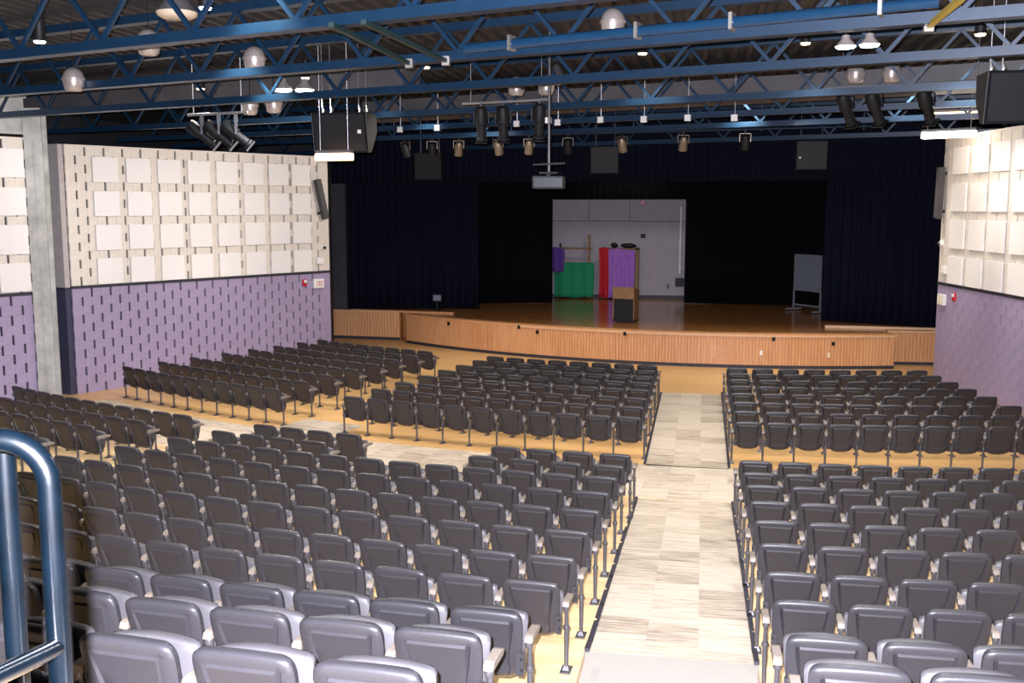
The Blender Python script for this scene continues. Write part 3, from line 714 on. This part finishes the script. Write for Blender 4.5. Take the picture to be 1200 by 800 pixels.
exit_sign(RA, RD, 0.27, 2.31, 'white exit sign box on the right purple wall beside stage', 'ivory', -0.01)

# ------------------------------------------------------------------ stage
ZS = 1.02
def apolar(r, deg): a = math.radians(deg); return (CX + r*math.sin(a), CY - r*math.cos(a))
A0, A1, RS = -37.2, 15.6, 17.86
narc = 40
arc = [apolar(RS, A0 + (A1 - A0)*k/narc) for k in range(narc + 1)]
stg = struct('floor_stage', MB().prism(arc + [(5.5, 32.05), (7.3, 32.2), (8.5, 44.4), (-15, 44.4), (-13.1, 35.0), (-10.5, 34.82)], 0.0, ZS - 0.03), 'stage_floor')
apron_front = thing('stage_apron', 'curved oak slatted front of the stage with dark kick strip', 'stage')
npan = 16
for k in range(npan):
    mb = MB(); d0 = A0 + (A1 - A0)*k/npan; d1 = A0 + (A1 - A0)*(k+1)/npan; ns = 11
    for j in range(ns):
        a, b = d0 + (d1 - d0)*(j + .04)/ns, d0 + (d1 - d0)*(j + .96)/ns
        p, q = apolar(RS + 0.03, a), apolar(RS + 0.03, b); p2, q2 = apolar(RS, a), apolar(RS, b)
        mb.prism([p, q, q2, p2], 0.10, ZS - 0.06)
    o = obj('slat_panel', mb, 'slat', apron_front); o['kind'] = 'stuff'
def arc_strip(r0, r1, z0, z1, m, parent, name, a0=A0, a1=A1):
    mb = MB(); n = 40
    for k in range(n):
        a, b = a0 + (a1 - a0)*k/n, a0 + (a1 - a0)*(k+1)/n
        mb.prism([apolar(r1, a), apolar(r1, b), apolar(r0, b), apolar(r0, a)], z0, z1)
    return obj(name, mb, m, parent)
arc_strip(RS - .02, RS + .02, 0.0, 0.10, 'dark_trim', apron_front, 'kick_strip')
arc_strip(RS - .30, RS + .045, ZS - 0.06, ZS, 'slat', apron_front, 'nosing')
arc_strip(RS + .045, RS + .06, ZS - 0.085, ZS - 0.045, 'edge_trim', apron_front, 'pale_edge_strip', -21.2, A1)
for d, dz in ((-30.1, -.16), (-20.9, -.08), (-18.8, -.20), (-9.6, -.10), (4.3, -.14), (9.8, -.26)):
    x, y = apolar(RS + .05, d); obj('floor_pocket', B(-.045, .045, -.02, .03, ZS + dz - .06, ZS + dz + .05), 'black', apron_front, (x, y, 0), rz=math.radians(d))
for d, z, m in ((3.2, .46, 'white'), (9.4, .42, 'ivory')):
    x, y = apolar(RS + .04, d); obj('outlet_plate', B(-.04, .04, -.01, .02, z - .07, z + .07), m, apron_front, (x, y, 0), rz=math.radians(d))
def straight_front(name, label, p, q):
    p, q = Vector(p), Vector(q); L = (q - p).length; rz = math.atan2((q-p).y, (q-p).x)
    t = thing(name, label, 'stage', (p.x, p.y, 0), rz)
    n = round(L / 0.11); mb = MB()
    for j in range(n): mb.box(L*(j + .04)/n, L*(j + .96)/n, -0.03, 0.0, 0.10, ZS - 0.05)
    obj('slat_panel', mb, 'slat', t)['kind'] = 'stuff'
    obj('kick_strip', B(0, L, -0.01, 0.02, 0, 0.1), 'dark_trim', t)
    obj('nosing', B(0, L, -0.05, 0.25, ZS - 0.05, ZS + 0.015), 'slat', t)
    obj('pale_edge_strip', B(0, L, -0.06, -0.05, ZS - 0.03, ZS + 0.01), 'edge_trim', t)
straight_front('stage_wing', 'oak slatted stage wing set back at the far left', (-13.05, 34.93), (-10.5, 34.72))
straight_front('stage_wing', 'oak slatted stage wing set back beside the right wall', (5.48, 31.9), (6.85, 32.02))
st = thing('floor_track', 'low pale timber threshold before the right navy curtain', 'threshold')
obj('board', MB().prism([(3.77, 32.7), (7.05, 32.55), (7.05, 32.75), (3.77, 32.9)], ZS - .03, ZS + .04), 'edge_trim', st)
st = thing('floor_track', 'low timber threshold before the left navy curtain', 'threshold')
obj('board', MB().prism([(-12.4, 34.95), (-8.49, 34.48), (-8.49, 34.68), (-12.4, 35.15)], ZS - .03, ZS + .03), 'slat', st)
sw = struct('wall_stage_back', B(-14.5, 8.6, 42.0, 42.2, 0.9, 7.8), 'backwall')
for (x0, x1, z0, z1) in ((-14, 8, 4.10, 4.125), (-4.62, -4.60, 4.12, 7.5), (-2.96, -2.94, 4.12, 7.5)):
    obj('wall_joint', B(x0, x1, 41.985, 42.0, z0, z1), 'dark_trim', sw)
obj('baseboard', B(-14, 8, 41.96, 42.0, ZS - .03, ZS + .1), 'dark_trim', sw)

def curtain(name, label, pts, z0, z1, m, wl=0.28, amp=0.07, top_amp=0.6):
    mb = MB(); P = [Vector(p) for p in pts]; seg = []
    for a, b in zip(P, P[1:]):
        L = (b - a).length; n = max(2, int(L / (wl / 6)))
        d = (b - a).normalized(); nn = Vector((d.y, -d.x))
        for k in range(n): seg.append((a + (b - a)*k/n, nn))
    seg.append((P[-1], nn)); s = 0.0; vs = []; rows = [0.0, 0.25, 0.5, 0.75, 1.0]
    rng = random.Random(hash(name + label) % 1000 if False else len(label)); ph = [rng.uniform(0, 6.28) for _ in range(6)]
    for i, (p, nn) in enumerate(seg):
        if i: s += (seg[i][0] - seg[i-1][0]).length
        for t in rows:
            a = amp * (1 - (1 - top_amp)*t)
            o = a*math.sin(2*PI*s/wl + 0.8*math.sin(s*1.7 + ph[0]) + 0.25*t) + a*0.4*math.sin(s*5.3 + ph[1] + t)
            vs.append((p.x + nn.x*o, p.y + nn.y*o, z0 + (z1 - z0)*t))
    m_ = len(rows)
    mb.add(vs, [(i*m_ + j, (i+1)*m_ + j, (i+1)*m_ + j + 1, i*m_ + j + 1) for i in range(len(seg)-1) for j in range(m_-1)])
    o = obj(name, mb, m, None, smooth=60)
    md = o.modifiers.new('thickness', 'SOLIDIFY'); md.thickness = 0.012
    return tag(o, label, 'curtain')
curtain('stage_curtain', 'navy main stage curtain drawn to the left side', [(-12.75, 35.35), (-8.01, 36.45)], ZS, 6.9, 'curtain')
curtain('stage_curtain', 'navy main stage curtain drawn to the right side', [(3.87, 34.57), (7.25, 33.0)], ZS, 6.9, 'curtain')
curtain('stage_curtain', 'black rear stage curtain left of the lit back wall', [(-9.2, 38.3), (-5.7, 39.2)], ZS, 6.9, 'curtain_black')
curtain('stage_curtain', 'black rear stage curtain between back wall and whiteboard', [(-0.67, 39.95), (5.6, 39.75)], ZS, 6.9, 'curtain_black')
curtain('stage_valance', 'wide navy valance hanging across the top of the stage', [(-13.0, 34.9), (-2.5, 34.6), (7.3, 32.5)], 5.5, 7.84, 'curtain', 0.22, 0.05)
curtain('stage_border', 'black border curtain across the top of the back wall opening', [(-10.5, 39.6), (6.6, 39.6)], 4.97, 7.84, 'curtain_black', 0.25, 0.05)

# whiteboard on stand
wb = thing('whiteboard', 'grey whiteboard on a wheeled stand before the black curtain', 'whiteboard', (3.67, 37.58, ZS), math.atan2(-1.15, 0.85))
obj('board', B(-0.66, 0.66, -0.015, 0.015, 0.72, 1.98), 'whiteboard', wb)
obj('board_frame', MB().box(-0.69, -0.66, -0.02, 0.02, 0.70, 2.0).box(0.66, 0.69, -0.02, 0.02, 0.70, 2.0).box(-0.69, 0.69, -0.02, 0.02, 1.98, 2.0).box(-0.69, 0.69, -0.02, 0.02, 0.70, 0.72), 'cable', wb)
for sx in (-0.68, 0.68):
    obj('leg', B(sx - .03, sx + .03, -0.02, 0.02, 0.05, 0.72), 'whiteboard', wb)
    obj('foot', B(sx - .03, sx + .03, -0.35, 0.35, 0.0, 0.06), 'whiteboard', wb)
obj('cross_bar', B(-0.68, 0.68, -0.015, 0.015, 0.16, 0.22), 'whiteboard', wb)
# lectern
lc = thing('lectern', 'oak lectern with dark front panel standing centre stage', 'lectern', (-2.42, 33.15, ZS), math.radians(-14))
obj('side_panel', B(-0.36, -0.33, -0.22, 0.25, 0.0, 1.0), 'lectern', lc)
obj('side_panel', B(0.33, 0.36, -0.22, 0.25, 0.0, 1.0), 'lectern', lc)
obj('front_panel', B(-0.33, 0.33, -0.20, -0.17, 0.06, 0.74), 'black', lc)
obj('upper_panel', B(-0.36, 0.36, -0.24, -0.18, 0.74, 1.10), 'lectern', lc)
obj('slanted_top', MB().add([(-.38,-.26,1.12),(.38,-.26,1.12),(.38,.27,.98),(-.38,.27,.98),(-.38,-.26,1.09),(.38,-.26,1.09),(.38,.27,.95),(-.38,.27,.95)],[(0,1,2,3),(4,7,6,5),(0,4,5,1),(1,5,6,2),(2,6,7,3),(3,7,4,0)]), 'lectern', lc)
obj('base', B(-0.36, 0.36, -0.24, 0.25, 0.0, 0.06), 'black', lc)

def cloth(x0, x1, z0, z1, y, amp=0.05, waves=3.0, top=None):
    mb = MB(); n, mm = 24, 8; vs = []
    for i in range(n + 1):
        u = i / n
        for j in range(mm + 1):
            t = j / mm
            zt = z1 + (0.03*math.sin(u*5) if top is None else top(u))
            vs.append((x0 + (x1 - x0)*u + 0.02*math.sin(t*4 + i), y + amp*math.sin(u*waves*2*PI + 0.6*t)*(1 - .6*t) - .04*(1-t), z0 + (zt - z0)*t + (0.03*math.sin(u*9) if j == 0 else 0)))
    mb.add(vs, [(i*(mm+1)+j, (i+1)*(mm+1)+j, (i+1)*(mm+1)+j+1, i*(mm+1)+j+1) for i in range(n) for j in range(mm)])
    return mb
def cloth_obj(name, label, cat, mb, m):
    o = tag(obj(name, mb, m, smooth=60), label, cat); s = o.modifiers.new('thickness', 'SOLIDIFY'); s.thickness = 0.01; return o
fr = thing('timber_frame', 'raw timber prop frame with post and crossbar behind the green cloth', 'frame', (0, 0, 0))
obj('post', B(-4.58, -4.48, 41.4, 41.5, ZS, 3.58), 'timber', fr)
obj('post', B(-5.74, -5.66, 41.4, 41.5, ZS, 3.23), 'black', fr)
obj('crossbar', B(-5.7, -4.38, 41.34, 41.40, 2.98, 3.07), 'timber', fr)
obj('lower_bar', B(-5.7, -4.4, 41.34, 41.40, 2.40, 2.46), 'timber', fr)
cloth_obj('green_cloth', 'large green cloth draped over the timber prop frame', 'cloth', cloth(-5.92, -4.30, ZS + .04, 2.46, 41.2, 0.05, 3.2, lambda u: -0.25*max(0, (0.3 - u))/0.3), 'green')
cloth_obj('violet_cloth', 'small violet cloth hanging left of the green cloth', 'cloth', cloth(-6.05, -5.5, 2.08, 3.05, 41.1, 0.04, 2.0), 'violet_dark')
rk_ = thing('costume_rack', 'timber costume rack standing beside the red cloth', 'rack')
obj('side_post', B(-2.66, -2.52, 41.35, 41.75, ZS, 3.08), 'timber', rk_)
obj('side_post', B(-4.0, -3.92, 41.35, 41.75, ZS, 3.02), 'timber', rk_)
obj('top_shelf', B(-4.0, -2.52, 41.35, 41.75, 2.98, 3.04), 'timber', rk_)
cloth_obj('red_cloth', 'long red cloth hanging on the left of the costume rack', 'cloth', cloth(-4.10, -3.55, ZS + .03, 3.06, 41.25, 0.05, 1.5), 'redcloth')
cloth_obj('violet_drape', 'long violet drape hanging on the costume rack right of the red', 'cloth', cloth(-3.72, -2.68, ZS + .02, 3.0, 41.22, 0.045, 3.0), 'violet')
def lump(x, y, z, rx, rz_, label):
    t = thing('wig', label, 'wig', (x, y, z))
    mb = MB(); n, mm = 12, 6; vs = []
    for j in range(mm + 1):
        ph_ = PI*j/mm
        for k in range(n):
            a = 2*PI*k/n; f = 1 + 0.13*math.sin(3*a + j)
            vs.append((rx*f*math.sin(ph_)*math.cos(a), 0.15*f*math.sin(ph_)*math.sin(a), rz_*(1 - math.cos(ph_))))
    mb.add(vs, [(j*n+k, j*n+(k+1)%n, (j+1)*n+(k+1)%n, (j+1)*n+k) for j in range(mm) for k in range(n)])
    obj('hair', mb, 'black', t, smooth=80)
    obj('stand', MB().lathe([(0.07, 0.0), (0.05, 0.03), (0.03, 0.06)], 10), 'timber', t)
lump(-3.52, 41.55, 3.04, 0.15, 0.11, 'round dark wig on the rack shelf above the red cloth')
lump(-2.95, 41.55, 3.04, 0.33, 0.10, 'wide dark wig on the rack shelf above the violet drape')
# back wall fittings
def small_box(name, label, cat, x, z, w_, h_, m, y=42.0, part='cover'):
    t = thing(name, label, cat, (x, y, z))
    obj(part, B(-w_/2, w_/2, -0.06, 0, -h_/2, h_/2), m, t, bevel=0.008)
    obj('back_plate', B(-w_/2 - .01, w_/2 + .01, -0.012, 0, -h_/2 - .01, h_/2 + .01), 'duct', t)
small_box('fire_alarm', 'small red fire alarm high on the stage back wall', 'alarm', -2.44, 4.86, 0.14, 0.14, 'red', part='horn')
small_box('wall_box', 'small dark square wall box below the stage fire alarm', 'wall box', -2.40, 3.52, 0.19, 0.16, 'black')
small_box('wall_outlet', 'small dark outlet low on the stage back wall', 'outlet', -1.36, 1.49, 0.09, 0.17, 'duct')
small_box('control_box', 'dark square control box at the right edge of the opening', 'wall box', -0.90, 1.66, 0.34, 0.34, 'black')
vp = thing('reflection_strip', 'thin white vertical tube standing in for reflected light on the back wall beside black curtain', 'pipe', (-0.90, 41.93, 0))
obj('tube', MB().tube([(0, 0, 2.02), (0, 0, 4.7)], 0.035, 10), 'white', vp, smooth=40)  # white tube added in place of a bright reflection
for z in (2.2, 3.3, 4.5): obj('reflection_strap', B(-.06, .06, -.04, .06, z, z + .04), 'white', vp)
mn = thing('small_monitor', 'small pale monitor on a black stand before the left curtain', 'monitor', (-9.35, 35.6, ZS))
obj('stand', MB().box(-.12, .12, -.1, .1, 0, .03).box(-.03, .03, -.03, .03, .03, .36), 'black', mn)
obj('housing', B(-.17, .17, -.03, .05, .30, .56), 'black', mn)
obj('screen', B(-.14, .14, -.036, -.03, .33, .53), 'whiteboard', mn)

# ------------------------------------------------------------------ handrail by the camera
hr = thing('handrail', 'dark blue steel handrail in the lower left foreground', 'handrail', (-1.31, 1.84, 3.1))
def rel(p): return Vector(p) - Vector((-1.31, 1.84, 3.1))
bend = []
T = Vector((-1.295, 1.82, 0)); zt = 4.235; rb = 0.095; dx = Vector((-0.96, -0.28, 0)).normalized()
bend += [Vector((T.x, T.y, 3.1)), Vector((T.x, T.y, 3.6)), Vector((T.x, T.y, 3.9)), Vector((T.x, T.y, zt - rb))]
for k in range(1, 9):
    a = PI/2*k/8; bend.append(Vector((T.x, T.y, zt - rb)) + dx*(rb*(1 - math.cos(a))) + Vector((0, 0, rb*math.sin(a))))
bend += [bend[-1] + dx*0.4, bend[-1] + dx*1.0]
obj('top_rail', MB().tube([rel(p) for p in bend], 0.0235, 18), 'rail', hr, smooth=50)
obj('mid_rail', MB().tube([rel((T.x, T.y, 3.795)), rel((-1.22, 1.15, 3.92))], 0.0195, 14), 'rail', hr, smooth=50)
P2 = (-1.44, 1.88)
obj('post', MB().tube([rel((P2[0], P2[1], 3.1)), rel((P2[0], P2[1], 4.19))], 0.0235, 16), 'rail', hr, smooth=50)
obj('post_pin', MB().tube([rel((P2[0], P2[1], 4.18)), rel((T.x + dx.x*.16, T.y + dx.y*.16, 4.235))], 0.01, 8), 'black', hr)
for q in ((T.x, T.y), P2): obj('base_flange', MB().lathe([(0.0, 0.012), (0.06, 0.012), (0.06, 0.0)], 16), 'rail', hr, rel((q[0], q[1], 3.1)))

# ------------------------------------------------------------------ folding chairs
def backrest_mb():
    tl = [0, .035, .09, .15, .24, .30, .42, .54, .68, .80, .86, .885, .93, .955, .975, .99, 1.0]
    hw = [.075, .130, .175, .202, .220, .228, .237, .243, .248, .250, .250, .249, .244, .238, .229, .215, .195]
    zz = [.255 + .545*t for t in tl]
    sl = [-1, -.95, -.80, -.745, -.69, -.35, 0, .35, .69, .745, .80, .95, 1]
    pinch = [1, 1, 1, .95, .89, .83, .82, .86, .92, .96, .97, .98, 1, 1, 1, 1, 1]
    def yy(t): return 0.125*(1 - t) + (0.07*((.22 - t)/.22)**2 if t < .22 else 0)
    vs = []; nx = len(sl)
    for i, t in enumerate(tl):
        for s in sl:
            edge = abs(s); x = hw[i]*s*(pinch[i] if .6 < edge < .82 else 1)
            dep = 0.0
            inside = edge <= .70
            if inside:
                if .10 < t < .87: dep = -0.010 + 0.038*(0.86 - t)/(0.86 - .24)
                if t == .15: dep = 0.004
                if t == .09: dep = -0.008
                if t == .86: dep = -0.013
            elif edge < .76 and .10 < t < .875: dep = 0.018
            rim = 0.016 if edge == 1 else (0.004 if edge == .95 else 0)
            rim += {0: .014, .035: .004, .955: .003, .975: .009, .99: .018, 1.0: .032}.get(t, 0)
            vs.append((x, yy(t) + dep + rim - 0.006*(1 - s*s), zz[i] + (0.008*(1 - s*s) if t > .9 else 0)))
    nf = len(vs)
    for i, t in enumerate(tl):
        for s in sl:
            edge = abs(s); vs.append((hw[i]*s*.985, yy(t) + .052 + (.012 if t == 1 else 0) - (.008 if edge == 1 else 0) + 0.006*(s*s), zz[i] - (0.006 if t == 1 else 0) + (0.008*(1 - s*s) if t > .9 else 0)))
    fs = []; nt_ = len(tl)
    for i in range(nt_-1):
        for j in range(nx-1):
            a = i*nx+j; fs.append((a, a+1, a+nx+1, a+nx)); b = nf + a; fs.append((b, b+nx, b+nx+1, b+1))
    for j in range(nx-1):
        fs.append((j, nf+j, nf+j+1, j+1)); a = (nt_-1)*nx + j; fs.append((a, a+1, nf+a+1, nf+a))
    for i in range(nt_-1):
        a = i*nx; fs.append((a, a+nx, nf+a+nx, nf+a)); b = i*nx+nx-1; fs.append((b, nf+b, nf+b+nx, b+nx))
    return MB().add(vs, fs)
def seat_mb(up=0.0):
    """tipped-up seat: rounded slab standing almost upright before the backrest"""
    tl = [0, .05, .15, .5, .85, .93, .975, 1.0]; hw = [.19, .215, .228, .244, .250, .247, .234, .20]
    sl = [-1, -.9, -.5, 0, .5, .9, 1]; vs = []; nx = len(sl)
    for back in (0, 1):
        for i, t in enumerate(tl):
            for s in sl:
                z = .38 + (.295 + up)*t + (.016*(1 - s*s) if t > .9 else 0); y = .205 + .02*t - .012*math.sin(t*PI)
                th = .055 if back else 0.0
                r = .012 if (abs(s) == 1 or t in (0, 1.0)) else 0
                vs.append((hw[i]*s, y + th + (r if not back else -r) + .012*(1 - s*s)*(1 if back else -.3), z))
    nf = len(vs)//2; fs = []; n = len(tl)
    for i in range(n-1):
        for j in range(nx-1):
            a = i*nx+j; fs.append((a, a+1, a+nx+1, a+nx)); b = nf+a; fs.append((b, b+nx, b+nx+1, b+1))
    for j in range(nx-1):
        fs.append((j, nf+j, nf+j+1, j+1)); a = (n-1)*nx+j; fs.append((a, a+1, nf+a+1, nf+a))
    for i in range(n-1):
        a = i*nx; fs.append((a, a+nx, nf+a+nx, nf+a)); b = i*nx+nx-1; fs.append((b, nf+b, nf+b+nx, b+nx))
    return MB().add(vs, fs)
def hinge_mb(sx):
    mb = MB(); pts = [(.09, .33), (.17, .31), (.21, .36), (.21, .44), (.13, .49), (.065, .47)]
    x0, x1 = sx*.224, sx*.238; n = len(pts)
    mb.add([(x0, y, z) for y, z in pts] + [(x1, y, z) for y, z in pts], [tuple(range(n)), tuple(range(2*n-1, n-1, -1))] + [(i, (i+1)%n, n+(i+1)%n, n+i) for i in range(n)])
    return mb
def rear_plate_mb(sx):
    return MB().box(*sorted((sx*.205, sx*.252)), .062, .070, .34, .50)
def bolts_mb(sx):
    mb = MB()
    for z, x in ((.46, .238), (.385, .243)): mb.box(sx*x - .008, sx*x + .008, .056, .064, z - .008, z + .008)
    return mb
def strut_mb():
    return MB().tube([(0, .085, .585), (0, .09, .50), (0, .10, .375)], [.020, .016, .020], 8).lathe([(0, -.028), (.026, -.018), (.03, 0), (.026, .018), (0, .028)], 8, (0, .07, .572))
def leg_mb():
    return MB().tube([(0, .10, .40), (0, .10, .06), (0, .10, .012)], [.021, .0185, .026], 8).lathe([(0, -.03), (.026, -.02), (.031, 0), (.026, .02), (0, .03)], 8, (0, .10, .385))
def foot_mb():
    return MB().box(-.045, .045, 0.025, .175, 0, .014).add([(-.03, .065, .014), (.03, .065, .014), (.03, .135, .014), (-.03, .135, .014), (-.012, .087, .055), (.012, .087, .055), (.012, .113, .055), (-.012, .113, .055)], [(0,1,5,4),(1,2,6,5),(2,3,7,6),(3,0,4,7),(4,5,6,7)])
def armrest_mb():
    mb = MB(); prof = [(.043, .588), (.055, .625), (.085, .633), (.26, .628), (.298, .618), (.306, .598), (.286, .582), (.085, .583)]
    n = len(prof)
    for x0, x1 in ((-.029, .029),):
        mb.add([(x0, y, z) for y, z in prof] + [(x1, y, z) for y, z in prof], [tuple(range(n)), tuple(range(2*n-1, n-1, -1))] + [(i, (i+1)%n, n+(i+1)%n, n+i) for i in range(n)])
    return mb
def hinge_mesh(sx):
    mb = hinge_mb(sx); mb.add(rear_plate_mb(sx).v, rear_plate_mb(sx).f); n0 = len(mb.f)
    mb.add(bolts_mb(sx).v, bolts_mb(sx).f); me = mb.mesh('hinge_plate', 'plastic'); me.materials.append(M['black'])
    for p in me.polygons: p.material_index = 1 if p.index >= n0 else 0
    return me
CH = {
 'backrest': backrest_mb().mesh('backrest', 'plastic', 40),
 'seat': seat_mb(-0.02).mesh('seat', 'seat', 60), 'seat_high': seat_mb(0.045).mesh('seat', 'seat', 60),
 'hinge_l': hinge_mesh(-1), 'hinge_r': hinge_mesh(1),
 'strut': strut_mb().mesh('arm_strut', 'steel_dark', 50),
 'leg': leg_mb().mesh('leg', 'steel_dark', 50),
 'foot': foot_mb().mesh('foot_plate', 'steel_dark'),
 'arm': armrest_mb().mesh('armrest', 'arm', bevel=0.006),
}
def part(name, key, parent, loc=(0,0,0)):
    o = bpy.data.objects.new(name, CH[key]); COL.objects.link(o); o.parent = parent; o.location = loc; return o

class Chair: pass
chairs = []
def row(block, k, r, a0, a1, z, n, count_from, label_fn):
    """a0..a1: angles of the outer corners of the first and last backrest; count_from = -1 left end or +1 right end is number one"""
    arc_ = math.radians(a1 - a0)*(R0 + r); W = 0.455
    p = (arc_ - W)/(n - 1) if n > 1 else 0.58
    for i in range(n):
        deg = a0 + math.degrees((W/2 + i*p)/(R0 + r))
        c = Chair(); c.x, c.y = polar(r, deg); c.z = z; c.rz = math.radians(deg); c.p = p
        c.first = i == 0; c.idx = (i + 1) if count_from < 0 else (n - i)
        c.high = block in ('RL', 'RR', 'FL') and k >= 9; c.label = label_fn(c.idx, k); c.block = block
        chairs.append(c)

def cam_proj(x, y, z):
    v = cam_inv @ Vector((x, y, z)); d = -v.z
    return (600 + 1200*v.x/d, 400 - 1200*v.y/d, d)
cam_inv = (Matrix.Translation(cam.location) @ cam.rotation_euler.to_matrix().to_4x4()).inverted()

o_ = lambda i: ORD[i]
FR = [-6.40, -5.62, -4.74, -3.86, -2.96, -1.96, -1.01, 0.0]      # front block rows, nearest the stage first
NF = [8, 8, 9, 9, 10, 10, 11, 11]
for j, r in enumerate(FR):
    k = 8 - j
    lm = -30.05 - (8 - j - 1)*0.15; rm = -19.1 - (8 - j - 1)*0.14
    row('LF', k, r, lm, rm, 0.0, NF[j], 1, lambda i, k: 'dark folding chair, %s from the diagonal aisle, %s row ahead of cross aisle, wall-side block' % (o_(i), o_(k)))
    row('CLF', k, r, -15.74, ang_of_x(r, -1.07), 0.0, NF[j], 1, lambda i, k: 'dark folding chair, %s from centre aisle, %s row ahead of cross aisle, left block' % (o_(i), o_(k)))
    row('CRF', k, r, ang_of_x(r, 0.66), 11.55, 0.0, (8, 8, 8, 9, 9, 10, 10, 11)[j], -1, lambda i, k: 'dark folding chair, %s from centre aisle, %s row ahead of cross aisle, right block' % (o_(i), o_(k)))
for i, (r, z) in enumerate(zip(ROW_R, ROW_Z)):
    k = i + 1; al = ang_of_x(r, -1.06 - 0.012*min(i, 8)); ar = ang_of_x(r, 0.645 if i < 8 else 0.60)
    lf = lambda i, k: 'grey folding chair, %s from centre aisle, %s row behind cross aisle, left block' % (o_(i), o_(k))
    if i < 2:
        row('RL', k, r, -15.3, -11.4, z, 4, 1, lambda i, k: 'grey folding chair, %s left of the carpeted gap, %s row behind cross aisle' % (o_(i), o_(k)))
        row('RL', k, r, -7.13, al, z, 4, 1, lf)
    else:
        n = round(math.radians(al + 15.2)*(R0 + r)/0.572)
        row('RL', k, r, -15.2, al, z, n, 1, lf)
    n = max(2, round((math.radians(12.0 - ar)*(R0 + r) - .455)/0.588) + 1)
    row('RR', k, r, ar, ar + math.degrees(((n - 1)*0.588 + .455)/(R0 + r)), z, n, -1, lambda i, k: 'grey folding chair, %s from centre aisle, %s row behind cross aisle, right block' % (o_(i), o_(k)))
    n = round(math.radians(28.4 - 18.0)*(R0 + r)/0.55)
    row('FL', k, r, -28.4, -18.0, z, n, 1, lambda i, k: 'dark folding chair, %s from the side aisle, %s row behind cross aisle, far left block' % (o_(i), o_(k)))

vis = []
nr = Vector((RD[1], -RD[0]))
for c in chairs:
    if c.y < 2.3: continue
    ok = False
    for (px, pz) in ((0, .8), (-.25, .8), (.25, .8), (0, .3)):
        u, v, d = cam_proj(c.x + px, c.y, c.z + pz)
        if d > .5 and -4 < u < 1204 and v < 806: ok = True
    if not ok: continue
    # inside the right and the left walls
    if c.y < 28.4 and (Vector((c.x, c.y)) - Vector(RA)).dot(nr) > -0.25 - 0: 
        if (Vector((c.x, c.y)) - Vector(RA)).dot(Vector((RD[1], -RD[0]))) < 0.36: pass
    c.d = cam_proj(c.x, c.y, c.z + .5)[2]; vis.append(c)
vis.sort(key=lambda c: c.d)
CHAIR_GROUP = 'folding auditorium chairs in curved rows'
def build_chair(c):
    t = bpy.data.objects.new('folding_chair', None); COL.objects.link(t)
    t.location = (c.x, c.y, c.z); t.rotation_euler = (0, 0, c.rz); t.empty_display_size = .1
    tag(t, c.label, 'chair', CHAIR_GROUP)
    b = part('backrest', 'backrest', t); q = part('seat', 'seat_high' if c.high else 'seat', t)
    b.scale.x = min(1.0, c.p / 0.56); q.scale.x = b.scale.x
    part('hinge_plate', 'hinge_l', t); part('hinge_plate', 'hinge_r', t)
    for sx in ((-1, 1) if c.first else (1,)):
        x = sx*c.p/2
        s = part('arm_strut', 'strut', t, (x, 0, 0)); a = part('armrest', 'arm', t, (x, 0, 0))
        l = part('leg', 'leg', t, (x, 0, 0)); part('foot_plate', 'foot', l)
def raw(me): return [tuple(v.co) for v in me.vertices], [tuple(p.vertices) for p in me.polygons]
for c in vis[:300]: build_chair(c)
far = {}
RAW = {k: raw(m) for k, m in CH.items()}
for c in vis[300:]:
    mtx = Matrix.Translation((c.x, c.y, c.z)) @ Matrix.Rotation(c.rz, 4, 'Z')
    keys = [('backrest', 0), ('seat', 0), ('hinge_l', 0), ('hinge_r', 0)]
    for sx in ((-1, 1) if c.first else (1,)): keys += [(k, sx*c.p/2) for k in ('strut', 'arm', 'leg', 'foot')]
    for k, x in keys:
        v, f = RAW[k]; mname = CH[k].materials[0].name
        sx_ = min(1.0, c.p / 0.56) if k in ('backrest', 'seat') else 1.0
        far.setdefault(mname, MB()).add([mtx @ Vector((p[0]*sx_ + x, p[1], p[2])) for p in v], f)
if far:
    vs, fs, mi, mats = [], [], [], []
    for idx, (mn_, mb) in enumerate(far.items()):
        o = len(vs); vs += mb.v; fs += [tuple(i + o for i in f) for f in mb.f]; mi += [idx]*len(mb.f); mats.append(bpy.data.materials[mn_])
    me = bpy.data.meshes.new('distant_chairs'); me.from_pydata(vs, [], fs)
    for m in mats: me.materials.append(m)
    me.polygons.foreach_set('material_index', mi); me.polygons.foreach_set('use_smooth', [True]*len(fs)); me.update(); me.set_sharp_from_angle(angle=math.radians(35))
    o = bpy.data.objects.new('distant_chairs', me); COL.objects.link(o); o['kind'] = 'stuff'
    tag(o, 'dark folding chairs filling the farthest rows toward the stage', 'chairs')
print('chairs', len(chairs), 'visible', len(vis), 'tiles', ntile)
